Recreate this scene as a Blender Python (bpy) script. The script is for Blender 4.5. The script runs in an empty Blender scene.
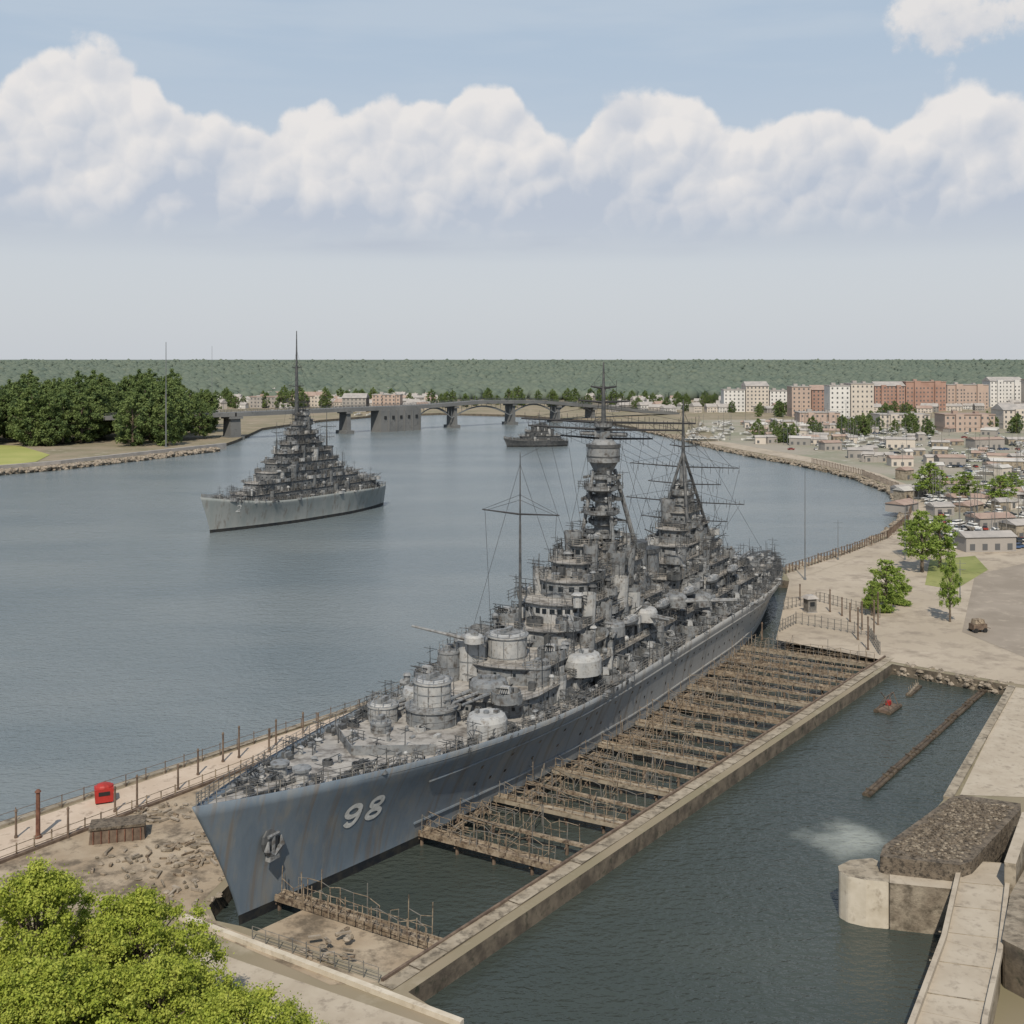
import bpy, bmesh, math, random
import numpy as np
from mathutils import Vector, Matrix, geometry

random.seed(7)
rng = np.random.default_rng(7)
scene = bpy.context.scene
COL = scene.collection

# ---------------------------------------------------------------- survey
FOC = 1100.0; CAMH = 60.0; HZ = 360.0
def gp(px, py, z=0.0):
    """bearing / depression reading -> position on the level plane at height z"""
    Y = FOC*(CAMH-z)/(py-HZ)
    return ((px-512.0)/FOC*Y, Y)

# ---------------------------------------------------------------- materials
def mk(name, c1, c2=None, scale=0.5, rough=0.8, bump=0.0, bscale=None, c3=None, s3=0.1,
       metal=0.0, stretch=(1,1,1), coord='world', lo=0.38, hi=0.62, lo3=0.55, hi3=0.7, spec=0.3):
    m = bpy.data.materials.new(name); m.use_nodes = True
    nt = m.node_tree; N = nt.nodes; Lk = nt.links
    b = N['Principled BSDF']
    b.inputs['Roughness'].default_value = rough
    b.inputs['Metallic'].default_value = metal
    b.inputs['Specular IOR Level'].default_value = spec
    if c2 is None and c3 is None:
        b.inputs['Base Color'].default_value=(*c1,1); return m
    c2 = c2 or c1
    if coord == 'world':
        g = N.new('ShaderNodeNewGeometry'); src = g.outputs['Position']
    else:
        g = N.new('ShaderNodeTexCoord'); src = g.outputs['Object']
    mp = N.new('ShaderNodeMapping'); mp.inputs['Scale'].default_value = stretch
    Lk.new(src, mp.inputs['Vector'])
    def nz(sc, det=3):
        n = N.new('ShaderNodeTexNoise'); n.inputs['Scale'].default_value = sc
        n.inputs['Detail'].default_value = det; n.inputs['Roughness'].default_value = 0.65
        Lk.new(mp.outputs[0], n.inputs['Vector']); return n.outputs['Fac']
    def ramp(f, a, bb):
        r = N.new('ShaderNodeMapRange'); r.inputs['From Min'].default_value = a
        r.inputs['From Max'].default_value = bb; Lk.new(f, r.inputs['Value']); return r.outputs[0]
    mx = N.new('ShaderNodeMix'); mx.data_type = 'RGBA'
    mx.inputs['A'].default_value = (*c1, 1); mx.inputs['B'].default_value = (*c2, 1)
    Lk.new(ramp(nz(scale), lo, hi), mx.inputs['Factor'])
    out = mx.outputs['Result']
    if c3:
        m3 = N.new('ShaderNodeMix'); m3.data_type = 'RGBA'
        Lk.new(out, m3.inputs['A']); m3.inputs['B'].default_value = (*c3, 1)
        Lk.new(ramp(nz(s3, 5), lo3, hi3), m3.inputs['Factor']); out = m3.outputs['Result']
    Lk.new(out, b.inputs['Base Color'])
    if bump > 0:
        bp = N.new('ShaderNodeBump'); bp.inputs['Strength'].default_value = 0.6
        bp.inputs['Distance'].default_value = bump
        Lk.new(nz(bscale or scale*4), bp.inputs['Height']); Lk.new(bp.outputs[0], b.inputs['Normal'])
    return m

def leafmat(name, c1, c2, c3, scale, trans=0.3):
    m = mk(name, c1, c2, scale=scale, rough=0.7, c3=c3, s3=scale*3.1, lo3=0.5, hi3=0.62, spec=0.1)
    nt = m.node_tree; N = nt.nodes; b = N['Principled BSDF']; o = N['Material Output']
    t = N.new('ShaderNodeBsdfTranslucent'); ms = N.new('ShaderNodeMixShader'); ms.inputs[0].default_value = trans
    src = b.inputs['Base Color'].links[0].from_socket
    nt.links.new(src, t.inputs['Color']); nt.links.new(b.outputs[0], ms.inputs[1]); nt.links.new(t.outputs[0], ms.inputs[2])
    nt.links.new(ms.outputs[0], o.inputs['Surface'])
    return m

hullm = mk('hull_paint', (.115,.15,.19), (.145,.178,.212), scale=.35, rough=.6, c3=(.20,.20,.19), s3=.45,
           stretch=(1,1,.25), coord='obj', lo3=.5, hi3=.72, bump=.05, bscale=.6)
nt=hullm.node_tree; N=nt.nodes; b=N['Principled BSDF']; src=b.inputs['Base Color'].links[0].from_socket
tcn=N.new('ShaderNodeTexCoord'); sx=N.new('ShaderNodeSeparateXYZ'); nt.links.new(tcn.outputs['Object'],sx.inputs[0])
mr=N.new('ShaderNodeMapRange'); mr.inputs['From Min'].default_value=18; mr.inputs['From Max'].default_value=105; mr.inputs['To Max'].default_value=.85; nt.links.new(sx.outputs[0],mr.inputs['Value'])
mxx=N.new('ShaderNodeMix'); mxx.data_type='RGBA'; nt.links.new(src,mxx.inputs['A']); mxx.inputs['B'].default_value=(.335,.33,.315,1); nt.links.new(mr.outputs[0],mxx.inputs['Factor'])  # paler aft: sunlit tone of the far hull painted into the colour
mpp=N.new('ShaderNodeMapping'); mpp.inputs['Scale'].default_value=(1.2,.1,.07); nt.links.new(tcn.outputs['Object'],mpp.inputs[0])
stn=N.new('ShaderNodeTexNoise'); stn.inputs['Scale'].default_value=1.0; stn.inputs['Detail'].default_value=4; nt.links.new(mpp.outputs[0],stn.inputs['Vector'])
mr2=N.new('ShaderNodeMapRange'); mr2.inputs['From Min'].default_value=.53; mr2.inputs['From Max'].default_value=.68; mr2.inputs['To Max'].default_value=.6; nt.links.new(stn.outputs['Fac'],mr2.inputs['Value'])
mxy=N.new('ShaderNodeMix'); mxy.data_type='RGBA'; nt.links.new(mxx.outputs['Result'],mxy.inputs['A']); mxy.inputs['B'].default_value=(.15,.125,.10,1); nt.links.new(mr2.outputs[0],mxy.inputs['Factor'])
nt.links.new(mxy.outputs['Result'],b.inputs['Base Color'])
hull2m = mk('hull_paint_pale', (.20,.225,.225), (.25,.265,.26), scale=.3, rough=.6, c3=(.15,.14,.125), s3=.5, stretch=(1,1,.25), coord='obj')
bootm = mk('boot_topping', (.012,.015,.02), (.03,.03,.028), scale=.8, rough=.6)
shipm = mk('ship_grey', (.145,.158,.17), (.215,.222,.225), scale=.5, rough=.6, c3=(.08,.073,.067), s3=1.3, lo3=.48, hi3=.66, coord='obj')
ship_l = mk('ship_light_grey', (.28,.29,.295), (.355,.357,.35), scale=.6, rough=.6, c3=(.155,.14,.125), s3=1.6, lo3=.52, hi3=.7, coord='obj')
ship_d = mk('ship_dark_grey', (.045,.05,.055), (.09,.092,.093), scale=.8, rough=.6)
deckm = mk('ship_deck', (.26,.25,.235), (.345,.33,.305), scale=.3, rough=.75, c3=(.12,.11,.10), s3=.45, lo3=.47, hi3=.63, coord='obj', bump=.03, bscale=3)
glassm = mk('dark_glass', (.015,.02,.025), rough=.15, spec=.5)
whitem = mk('white_paint', (.66,.66,.64), (.50,.50,.48), scale=1.5, rough=.6)
wirem = mk('rigging_wire', (.035,.035,.037), rough=.6)
railm = mk('rail_metal', (.11,.11,.105), (.2,.185,.165), scale=1.0, rough=.6)
woodm = mk('weathered_timber', (.17,.13,.09), (.29,.24,.18), scale=.9, rough=.9, c3=(.07,.05,.037), s3=2.0, lo3=.48, hi3=.62, bump=.05)
woodd = mk('dark_timber', (.09,.065,.05), (.16,.12,.09), scale=.9, rough=.9)
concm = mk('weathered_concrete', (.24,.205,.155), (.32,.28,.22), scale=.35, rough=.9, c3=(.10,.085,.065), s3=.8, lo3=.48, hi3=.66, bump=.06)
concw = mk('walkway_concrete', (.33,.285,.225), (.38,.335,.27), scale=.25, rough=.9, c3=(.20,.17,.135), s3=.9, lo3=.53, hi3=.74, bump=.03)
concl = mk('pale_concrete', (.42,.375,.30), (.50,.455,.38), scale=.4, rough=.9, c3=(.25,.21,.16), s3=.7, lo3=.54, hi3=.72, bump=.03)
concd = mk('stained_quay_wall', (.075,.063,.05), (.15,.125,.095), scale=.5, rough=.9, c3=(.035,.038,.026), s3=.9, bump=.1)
stonem = mk('old_stone', (.18,.15,.115), (.26,.225,.175), scale=.5, rough=.95, c3=(.095,.08,.06), s3=.9, lo3=.46, hi3=.66, bump=.25, bscale=1.4)
rubblem = mk('rubble_stone', (.115,.093,.07), (.18,.15,.115), scale=1.1, rough=.95, c3=(.05,.042,.033), s3=2.2, lo3=.46, hi3=.6, bump=.35, bscale=2.5)
rockm = mk('riprap_rock', (.2,.17,.135), (.30,.26,.21), scale=.5, rough=.95, c3=(.08,.068,.055), s3=.9)
redm = mk('red_paint', (.36,.03,.025), (.26,.028,.022), scale=1, rough=.5)
rustm = mk('rusty_iron', (.11,.05,.035), (.18,.09,.06), scale=1.5, rough=.85)
groundm = mk('ground_soil', (.24,.20,.145), (.165,.15,.095), scale=.03, rough=.95, c3=(.30,.265,.205), s3=.12)
plazam = mk('plaza_paving', (.32,.275,.215), (.375,.325,.26), scale=.05, rough=.9, c3=(.225,.19,.15), s3=.2, lo3=.47, hi3=.68)
asphm = mk('worn_asphalt', (.215,.185,.15), (.265,.23,.19), scale=.08, rough=.9, c3=(.31,.27,.22), s3=.25)
promm = mk('promenade_paving', (.40,.325,.255), (.46,.385,.31), scale=.3, rough=.9, c3=(.24,.185,.14), s3=.6)
dirtm = mk('bare_earth', (.26,.205,.145), (.335,.28,.21), scale=.12, rough=.95, c3=(.115,.093,.068), s3=.35, lo3=.47, hi3=.63, bump=.15, bscale=.8)
grassm = mk('grass_sheet', (.16,.185,.06), (.23,.24,.09), scale=.05, rough=.95, c3=(.13,.14,.05), s3=.3)
barkm = mk('bark', (.09,.07,.05), (.14,.115,.09), scale=2, rough=.95)
leaf_near = leafmat('leaf_bright', (.33,.39,.06), (.43,.47,.10), (.19,.25,.04), .6, .4)
leaf_mid = leafmat('leaf_mid', (.21,.29,.065), (.28,.36,.09), (.13,.20,.045), .3, .35)
leaf_far = leafmat('leaf_dark', (.12,.17,.06), (.165,.215,.075), (.075,.115,.05), .05, .3)
forestm = mk('hazed_forest_foliage', (.100,.128,.105), (.125,.15,.12), scale=.006, rough=.95, c3=(.078,.105,.092), s3=.02, spec=.05)  # foliage green with distance haze mixed into the colour
brickm = mk('brick_facade', (.28,.175,.14), (.33,.215,.175), scale=.08, rough=.9)  # facade colours pulled towards mid tone as painted distance haze
creamm = mk('cream_facade', (.50,.455,.40), (.45,.41,.365), scale=.05, rough=.9)
whitef = mk('white_facade', (.57,.56,.54), (.50,.495,.48), scale=.05, rough=.85)
pinkf = mk('pink_facade', (.40,.315,.265), (.36,.285,.245), scale=.05, rough=.9)
greyf = mk('grey_facade', (.24,.23,.215), (.30,.28,.26), scale=.05, rough=.9)
roofm = mk('roof_grey', (.26,.25,.24), (.34,.32,.30), scale=.2, rough=.9)
roofl = mk('roof_pale', (.44,.43,.41), (.37,.36,.34), scale=.1, rough=.9)
roofr = mk('roof_tile', (.26,.19,.16), (.31,.24,.20), scale=.2, rough=.9)
tyrem = mk('tyre_rubber', (.02,.02,.02), rough=.9)
bridgem = mk('bridge_concrete', (.115,.12,.122), (.155,.158,.157), scale=.05, rough=.9, c3=(.085,.09,.092), s3=.2)
bridged = mk('bridge_steel', (.11,.122,.132), (.145,.155,.162), scale=.1, rough=.7)

# ---------------------------------------------------------------- mesh builder
class MB:
    def __init__(s): s.v=[]; s.f=[]; s.m=[]
    def add(s, vs, fs, m=0):
        o=len(s.v); s.v.extend(vs)
        for f in fs: s.f.append(tuple(i+o for i in f)); s.m.append(m)
    def box(s, cx,cy,cz, sx,sy,sz, rot=0, m=0, t=1.0):
        c,sn=math.cos(rot),math.sin(rot); vs=[]
        for k,z in ((1,-.5),(t,.5)):
            for a,b in ((-.5,-.5),(.5,-.5),(.5,.5),(-.5,.5)):
                x=a*sx*k; y=b*sy*k
                vs.append((cx+x*c-y*sn, cy+x*sn+y*c, cz+z*sz))
        s.add(vs, [(3,2,1,0),(4,5,6,7),(0,1,5,4),(1,2,6,5),(2,3,7,6),(3,0,4,7)], m)
    def prism(s, pts, z0, z1, m=0, mt=None, k=1.0):
        n=len(pts); cx=sum(p[0] for p in pts)/n; cy=sum(p[1] for p in pts)/n
        vs=[(p[0],p[1],z0) for p in pts]+[(cx+(p[0]-cx)*k,cy+(p[1]-cy)*k,z1) for p in pts]
        s.add(vs, [(i,(i+1)%n,(i+1)%n+n,i+n) for i in range(n)], m)
        s.add(vs[n:], [tuple(range(n))], m if mt is None else mt)
        s.add(vs[:n], [tuple(reversed(range(n)))], m)
    def cyl(s, cx,cy,z0,z1,r0,r1=None,n=12,m=0,mt=None,sx=1.0):
        r1=r0 if r1 is None else r1
        vs=[]
        for z,r in ((z0,r0),(z1,r1)):
            for i in range(n):
                a=2*math.pi*i/n; vs.append((cx+r*sx*math.cos(a),cy+r*math.sin(a),z))
        s.add(vs,[(i,(i+1)%n,(i+1)%n+n,i+n) for i in range(n)],m)
        s.add(vs[n:],[tuple(range(n))],m if mt is None else mt)
        s.add(vs[:n],[tuple(reversed(range(n)))],m)
    def ring(s, cx,cy,z0,z1,r,th=.12,n=14,m=0):
        vs=[]
        for rr,z in ((r,z0),(r,z1),(r-th,z1),(r-th,z0)):
            for i in range(n):
                a=2*math.pi*i/n; vs.append((cx+rr*math.cos(a),cy+rr*math.sin(a),z))
        fs=[]
        for k in range(3):
            for i in range(n):
                j=(i+1)%n; fs.append((k*n+i,k*n+j,(k+1)*n+j,(k+1)*n+i))
        s.add(vs,fs,m)
    def tube(s, p,q,r0,r1=None,n=4,m=0,cap=True):
        r1=r0 if r1 is None else r1
        p=Vector(p);q=Vector(q);d=q-p
        if d.length<1e-5: return
        d.normalize(); a=d.orthogonal().normalized(); b=d.cross(a)
        vs=[]
        for c,r in ((p,r0),(q,r1)):
            for i in range(n):
                t=2*math.pi*i/n; vs.append(tuple(c+a*(r*math.cos(t))+b*(r*math.sin(t))))
        s.add(vs,[(i,(i+1)%n,(i+1)%n+n,i+n) for i in range(n)],m)
        if cap and r1>.02: s.add(vs[n:],[tuple(range(n))],m); s.add(vs[:n],[tuple(reversed(range(n)))],m)
    def ell(s, c, r, nu=10, nv=6, m=0, jit=0, rnd=random, half=False):
        vs=[];fs=[]
        for j in range(nv+1):
            ph=-math.pi/2+math.pi*j/nv
            if half: ph=math.pi/2*j/nv
            for i in range(nu):
                a=2*math.pi*i/nu; k=1+jit*(rnd.random()-.5)
                vs.append((c[0]+r[0]*k*math.cos(ph)*math.cos(a),c[1]+r[1]*k*math.cos(ph)*math.sin(a),c[2]+r[2]*k*math.sin(ph)))
        for j in range(nv):
            for i in range(nu):
                k=(i+1)%nu; fs.append((j*nu+i,j*nu+k,(j+1)*nu+k,(j+1)*nu+i))
        s.add(vs,fs,m)
    def rail(s, pts, h=1.1, sp=2.0, r=.05, nr=3, m=0, closed=False):
        P=[Vector(p) for p in pts]
        if closed: P.append(P[0])
        for a,b in zip(P[:-1],P[1:]):
            L=(b-a).length
            if L<.05: continue
            k=max(1,int(round(L/sp)))
            for i in range(k):
                c=a.lerp(b,i/k); s.tube(c,c+Vector((0,0,h)),r,n=3,m=m,cap=False)
            for j in range(nr):
                o=Vector((0,0,h*(j+1)/nr)); s.tube(a+o,b+o,r*.7,n=3,m=m,cap=False)
        c=P[-1]; s.tube(c,c+Vector((0,0,h)),r,n=3,m=m,cap=False)
    def wallq(s, pts, z, h, w, sp, off=.05, m=0):
        n=len(pts)
        for i in range(n):
            a=Vector(pts[i][:2]); b=Vector(pts[(i+1)%n][:2]); d=b-a; L=d.length
            if L<w: continue
            d.normalize(); nn=Vector((d.y,-d.x)); k=max(1,int(L/sp))
            for j in range(k):
                c=a+d*(L*(j+.5)/k)+nn*off
                p=c-d*w/2; q=c+d*w/2; p2=p-nn*off*1.2; q2=q-nn*off*1.2
                s.add([(p.x,p.y,z),(q.x,q.y,z),(q.x,q.y,z+h),(p.x,p.y,z+h),(p2.x,p2.y,z),(q2.x,q2.y,z),(q2.x,q2.y,z+h),(p2.x,p2.y,z+h)],
                      [(0,1,2,3),(3,2,6,7),(4,0,3,7),(1,5,6,2)],m)
    def mesh(s, name, mats, smooth=False):
        me=bpy.data.meshes.new(name); me.from_pydata(s.v,[],s.f)
        for mm in mats: me.materials.append(mm)
        if len(mats)>1: me.polygons.foreach_set('material_index', s.m)
        if smooth:
            me.polygons.foreach_set('use_smooth',[True]*len(me.polygons))
            try: me.set_sharp_from_angle(angle=math.radians(38))
            except Exception: pass
        me.update(); return me
    def obj(s, name, mats, parent=None, smooth=False, **kw):
        if not isinstance(mats,(list,tuple)): mats=[mats]
        return mkobj(name, s.mesh(name,mats,smooth), parent, **kw)

def mkobj(name, data, parent=None, loc=None, rz=0, label=None, category=None, group=None, kind=None):
    o=bpy.data.objects.new(name,data); COL.objects.link(o)
    if parent is not None: o.parent=parent
    if loc is not None: o.location=loc
    if rz: o.rotation_euler=(0,0,rz)
    if label: o['label']=label
    if category and parent is None: o['category']=category
    if group: o['group']=group
    if kind: o['kind']=kind
    return o
def empty(name, loc, rz=0, **kw):
    return mkobj(name,None,loc=loc,rz=rz,**kw)
def clone(root, loc, rz=0, sc=1.0, **kw):
    def cp(o,par):
        c=o.copy(); COL.objects.link(c)
        if par is not None: c.parent=par
        for ch in list(o.children): cp(ch,c)
        return c
    kids=list(root.children)
    c=root.copy(); COL.objects.link(c)
    c.location=loc; c.rotation_euler=(0,0,rz)
    c.scale=(sc,sc,sc) if not isinstance(sc,tuple) else sc
    for ch in kids: cp(ch,c)
    for k,v in kw.items(): c[k]=v
    return c
def npmesh(name, V, Fc, mats, nper):
    me=bpy.data.meshes.new(name)
    nv=len(V); nf=len(Fc)
    me.vertices.add(nv); me.vertices.foreach_set('co', V.astype(np.float32).ravel())
    me.loops.add(nf*nper); me.loops.foreach_set('vertex_index', Fc.astype(np.int32).ravel())
    me.polygons.add(nf); me.polygons.foreach_set('loop_start', np.arange(0,nf*nper,nper,dtype=np.int32))
    for m in mats: me.materials.append(m)
    me.update(calc_edges=True); me.validate(); return me

# ---------------------------------------------------------------- camera, sky, sun
cam=bpy.data.cameras.new('camera'); co=bpy.data.objects.new('camera',cam); COL.objects.link(co)
co.location=(0,0,CAMH); co.rotation_euler=(math.radians(90),0,0)
cam.sensor_width=36; cam.lens=36*FOC/1024; cam.shift_y=-(512-HZ)/1024
cam.clip_end=60000; cam.clip_start=1
scene.camera=co
sd=Vector((-.06,-.66,.75)).normalized()
sun=bpy.data.lights.new('sun','SUN'); sun.energy=4.5; sun.angle=math.radians(.6); sun.color=(1,.90,.76)
so=bpy.data.objects.new('sun',sun); COL.objects.link(so); so.rotation_euler=sd.to_track_quat('Z','Y').to_euler()
scene.view_settings.view_transform='Standard'; scene.view_settings.look='None'; scene.view_settings.exposure=0

w=bpy.data.worlds.new('World'); scene.world=w; w.use_nodes=True
try:
    w.cycles.sampling_method='MANUAL'; w.cycles.sample_map_resolution=256
except Exception: pass
nt=w.node_tree; N=nt.nodes; LK=nt.links
for n in list(N): N.remove(n)
out=N.new('ShaderNodeOutputWorld'); bg=N.new('ShaderNodeBackground'); bg.inputs['Strength'].default_value=.105
LK.new(bg.outputs[0],out.inputs[0])
sky=N.new('ShaderNodeTexSky'); sky.sky_type='NISHITA'; sky.sun_disc=False
sky.sun_elevation=math.asin(sd.z); sky.sun_rotation=math.atan2(sd.x,sd.y); sky.dust_density=2.0; sky.air_density=1.0
tc=N.new('ShaderNodeTexCoord'); sp=N.new('ShaderNodeSeparateXYZ'); LK.new(tc.outputs['Generated'],sp.inputs[0])
def put(sock,val):
    if isinstance(val,(int,float)): sock.default_value=val
    else: LK.new(val,sock)
def MA(op,a,b=0,clamp=False):
    n=N.new('ShaderNodeMath'); n.operation=op; n.use_clamp=clamp
    put(n.inputs[0],a); put(n.inputs[1],b)
    return n.outputs[0]
def SS(x,a,b):
    n=N.new('ShaderNodeMapRange'); n.interpolation_type='SMOOTHSTEP'
    put(n.inputs['Value'],x); put(n.inputs['From Min'],a); put(n.inputs['From Max'],b); return n.outputs[0]
def NZ(scale,det=4,vec=None,rough=.55):
    n=N.new('ShaderNodeTexNoise'); n.inputs['Scale'].default_value=scale; n.inputs['Detail'].default_value=det
    n.inputs['Roughness'].default_value=rough
    LK.new(vec or tc.outputs['Generated'],n.inputs['Vector']); return n.outputs['Fac']
def VOR(scale,vec):
    n=N.new('ShaderNodeTexVoronoi'); n.feature='F1'; n.inputs['Scale'].default_value=scale
    LK.new(vec,n.inputs['Vector']); return n.outputs['Distance']
def MIX(f,a,b):
    n=N.new('ShaderNodeMix'); n.data_type='RGBA'; put(n.inputs['Factor'],f)
    for s,v in (('A',a),('B',b)):
        if isinstance(v,tuple): n.inputs[s].default_value=(*v,1)
        else: LK.new(v,n.inputs[s])
    return n.outputs['Result']
def VADD(v,off):
    n=N.new('ShaderNodeVectorMath'); n.operation='ADD'; LK.new(v,n.inputs[0]); n.inputs[1].default_value=off; return n.outputs[0]
az=MA('ARCTAN2',sp.outputs[0],sp.outputs[1]); el=MA('ARCSINE',sp.outputs[2])
fc=N.new('ShaderNodeFloatCurve'); cv=fc.mapping.curves[0]
prof=[(0,80),(30,50),(60,38),(110,48),(150,80),(190,120),(230,128),(270,124),(310,106),(350,112),(375,95),(420,116),(480,83),(530,113),(570,140),
      (600,118),(650,87),(700,106),(750,138),(800,106),(860,113),(890,128),(950,83),(985,96),(1024,88)]
pts=[]
for x,y in prof:
    a=math.atan((x-512)/1100); e=math.atan((360-y)/1100*math.cos(a)); pts.append((a+.5,e/.3))
cv.points[0].location=(0,pts[0][1]*.8); cv.points[1].location=(1,pts[-1][1]*.9)
for p in pts: cv.points.new(*p)
fc.mapping.update()
LK.new(MA('ADD',az,.5,clamp=True),fc.inputs['Value'])
H=MA('MULTIPLY',fc.outputs[0],.3)
G=tc.outputs['Generated']
wv=N.new('ShaderNodeVectorMath'); wv.operation='MULTIPLY_ADD'
ncol=N.new('ShaderNodeTexNoise'); ncol.inputs['Scale'].default_value=32; ncol.inputs['Detail'].default_value=3; LK.new(G,ncol.inputs['Vector'])
LK.new(ncol.outputs['Color'],wv.inputs[0]); wv.inputs[1].default_value=(.018,.018,.018); LK.new(G,wv.inputs[2])
W_=wv.outputs[0]
LO=(-.008,0,.010)
v1=VOR(17,W_); v1o=VOR(17,VADD(W_,LO)); v2=VOR(40,W_); v2o=VOR(40,VADD(W_,(-.004,0,.005))); f1=NZ(55,5,None,.6)
puff=MA('ADD',MA('MULTIPLY',MA('SUBTRACT',.75,v1),.038),MA('MULTIPLY',MA('SUBTRACT',.7,v2),.018))
edge=MA('ADD',MA('ADD',H,-.008),puff)
edge=MA('ADD',edge,MA('MULTIPLY',MA('SUBTRACT',f1,.5),.018))
depth=MA('SUBTRACT',edge,el)
top=SS(depth,-.002,.010)
bot=SS(MA('ADD',el,MA('MULTIPLY',MA('SUBTRACT',NZ(9,3),.5),.03)),.098,.14)
dens=MA('MULTIPLY',MA('MULTIPLY',top,bot),.96)
lit=MA('ADD',MA('MULTIPLY',MA('SUBTRACT',v1o,v1),1.25),MA('MULTIPLY',MA('SUBTRACT',v2o,v2),.8))
lit=MA('ADD',lit,MA('MULTIPLY',MA('SUBTRACT',f1,.5),.5))
lit=MA('ADD',lit,MA('MULTIPLY',MA('SUBTRACT',NZ(8,3),.5),1.2))
lit=MA('ADD',lit,MA('MULTIPLY',MA('SUBTRACT',1,SS(depth,0,.035)),.25))
lit=MA('ADD',lit,.68)
lit=MA('ADD',lit,MA('MULTIPLY',MA('SUBTRACT',SS(el,.11,.20),1),.6),clamp=True)
ccol=MIX(lit,(4.7,5.2,6.05),(7.75,7.5,7.35))
clear=MIX(SS(el,.06,.29),(5.9,6.2,6.6),(4.4,5.35,6.45))
clear=MIX(SS(el,.32,1.3),clear,(2.1,3.0,4.6))
clear=MIX(.12,clear,sky.outputs[0])
mpn=N.new('ShaderNodeMapping'); LK.new(G,mpn.inputs[0]); mpn.inputs['Scale'].default_value=(1,1,7)
st=SS(NZ(4,4,mpn.outputs[0]),.42,.68)
band=MA('MULTIPLY',SS(el,.085,.108),MA('SUBTRACT',1,SS(el,.125,.15)))
clear=MIX(MA('MULTIPLY',band,MA('ADD',MA('MULTIPLY',st,.5),.35)),clear,(4.5,4.95,5.75))
clear=MIX(MA('MULTIPLY',st,MA('MULTIPLY',SS(el,.15,.3),.2)),clear,(6.1,6.5,6.9))
sk=MIX(dens,clear,ccol)
dx=MA('DIVIDE',MA('SUBTRACT',az,.425),.115); dy=MA('DIVIDE',MA('SUBTRACT',el,.284),.034)
rr=MA('ADD',MA('MULTIPLY',dx,dx),MA('MULTIPLY',dy,dy))
up=SS(MA('ADD',MA('SUBTRACT',1,rr),MA('ADD',MA('MULTIPLY',MA('SUBTRACT',.5,v1),1.0),MA('MULTIPLY',MA('SUBTRACT',f1,.5),1.2))),.05,.55)
upc=MIX(MA('ADD',MA('MULTIPLY',MA('SUBTRACT',el,.262),16),MA('ADD',.45,MA('SUBTRACT',f1,.5)),clamp=True),(5.0,5.4,6.1),(7.4,7.2,7.1))
LK.new(MIX(MA('MULTIPLY',up,.95),sk,upc),bg.inputs['Color'])

# ---------------------------------------------------------------- water
def water_mat(name,ca,cb,rough,amp,pale_patch=False):
    wm=bpy.data.materials.new(name); wm.use_nodes=True
    n_=wm.node_tree.nodes; l_=wm.node_tree.links; b=n_['Principled BSDF']
    b.inputs['Roughness'].default_value=rough; b.inputs['IOR'].default_value=1.33
    g=n_.new('ShaderNodeNewGeometry')
    def wnoise(sc,det,stretch=(1,1,1)):
        mp=n_.new('ShaderNodeMapping'); mp.inputs['Scale'].default_value=stretch; l_.new(g.outputs['Position'],mp.inputs[0])
        t=n_.new('ShaderNodeTexNoise'); t.inputs['Scale'].default_value=sc; t.inputs['Detail'].default_value=det; l_.new(mp.outputs[0],t.inputs['Vector']); return t.outputs['Fac']
    big=wnoise(.010,3,(1,2.6,1))
    mr=n_.new('ShaderNodeMapRange'); mr.inputs['From Min'].default_value=.38; mr.inputs['From Max'].default_value=.62; l_.new(big,mr.inputs['Value'])
    mx=n_.new('ShaderNodeMix'); mx.data_type='RGBA'; mx.inputs['A'].default_value=(*ca,1); mx.inputs['B'].default_value=(*cb,1)
    l_.new(mr.outputs[0],mx.inputs['Factor']); col=mx.outputs['Result']
    if pale_patch:  # paler noise-edged round patch mixed into the water colour
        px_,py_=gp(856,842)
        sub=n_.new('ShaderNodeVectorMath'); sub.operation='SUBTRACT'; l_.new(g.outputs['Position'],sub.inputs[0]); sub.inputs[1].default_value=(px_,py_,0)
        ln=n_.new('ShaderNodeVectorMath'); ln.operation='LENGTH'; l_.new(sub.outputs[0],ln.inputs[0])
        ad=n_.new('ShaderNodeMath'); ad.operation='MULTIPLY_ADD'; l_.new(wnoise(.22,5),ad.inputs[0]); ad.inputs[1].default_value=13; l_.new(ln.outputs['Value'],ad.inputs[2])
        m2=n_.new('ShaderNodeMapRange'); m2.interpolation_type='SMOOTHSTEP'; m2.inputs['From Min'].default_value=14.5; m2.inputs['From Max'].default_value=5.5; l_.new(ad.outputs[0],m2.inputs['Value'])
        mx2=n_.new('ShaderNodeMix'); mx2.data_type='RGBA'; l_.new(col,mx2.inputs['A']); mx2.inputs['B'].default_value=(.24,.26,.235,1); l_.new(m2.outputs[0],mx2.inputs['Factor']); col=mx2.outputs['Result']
    l_.new(col,b.inputs['Base Color'])
    a1=n_.new('ShaderNodeMath'); a1.operation='MULTIPLY_ADD'; l_.new(wnoise(.22,4,(1,1.7,1)),a1.inputs[0]); a1.inputs[1].default_value=1.0
    l_.new(wnoise(.9,3,(1,1.5,1)),a1.inputs[2])
    bp=n_.new('ShaderNodeBump'); bp.inputs['Strength'].default_value=.85; bp.inputs['Distance'].default_value=amp
    l_.new(a1.outputs[0],bp.inputs['Height']); l_.new(bp.outputs[0],b.inputs['Normal'])
    return wm
riverm=water_mat('river_water',(.118,.145,.158),(.148,.172,.180),.2,.40)
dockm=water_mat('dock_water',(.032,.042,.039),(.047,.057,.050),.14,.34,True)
mb=MB(); mb.add([(-3000,-300,0),(3000,-300,0),(3000,2200,0),(-3000,2200,0)],[(0,1,2,3)])
mb.obj('water',riverm,kind='structure')

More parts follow.
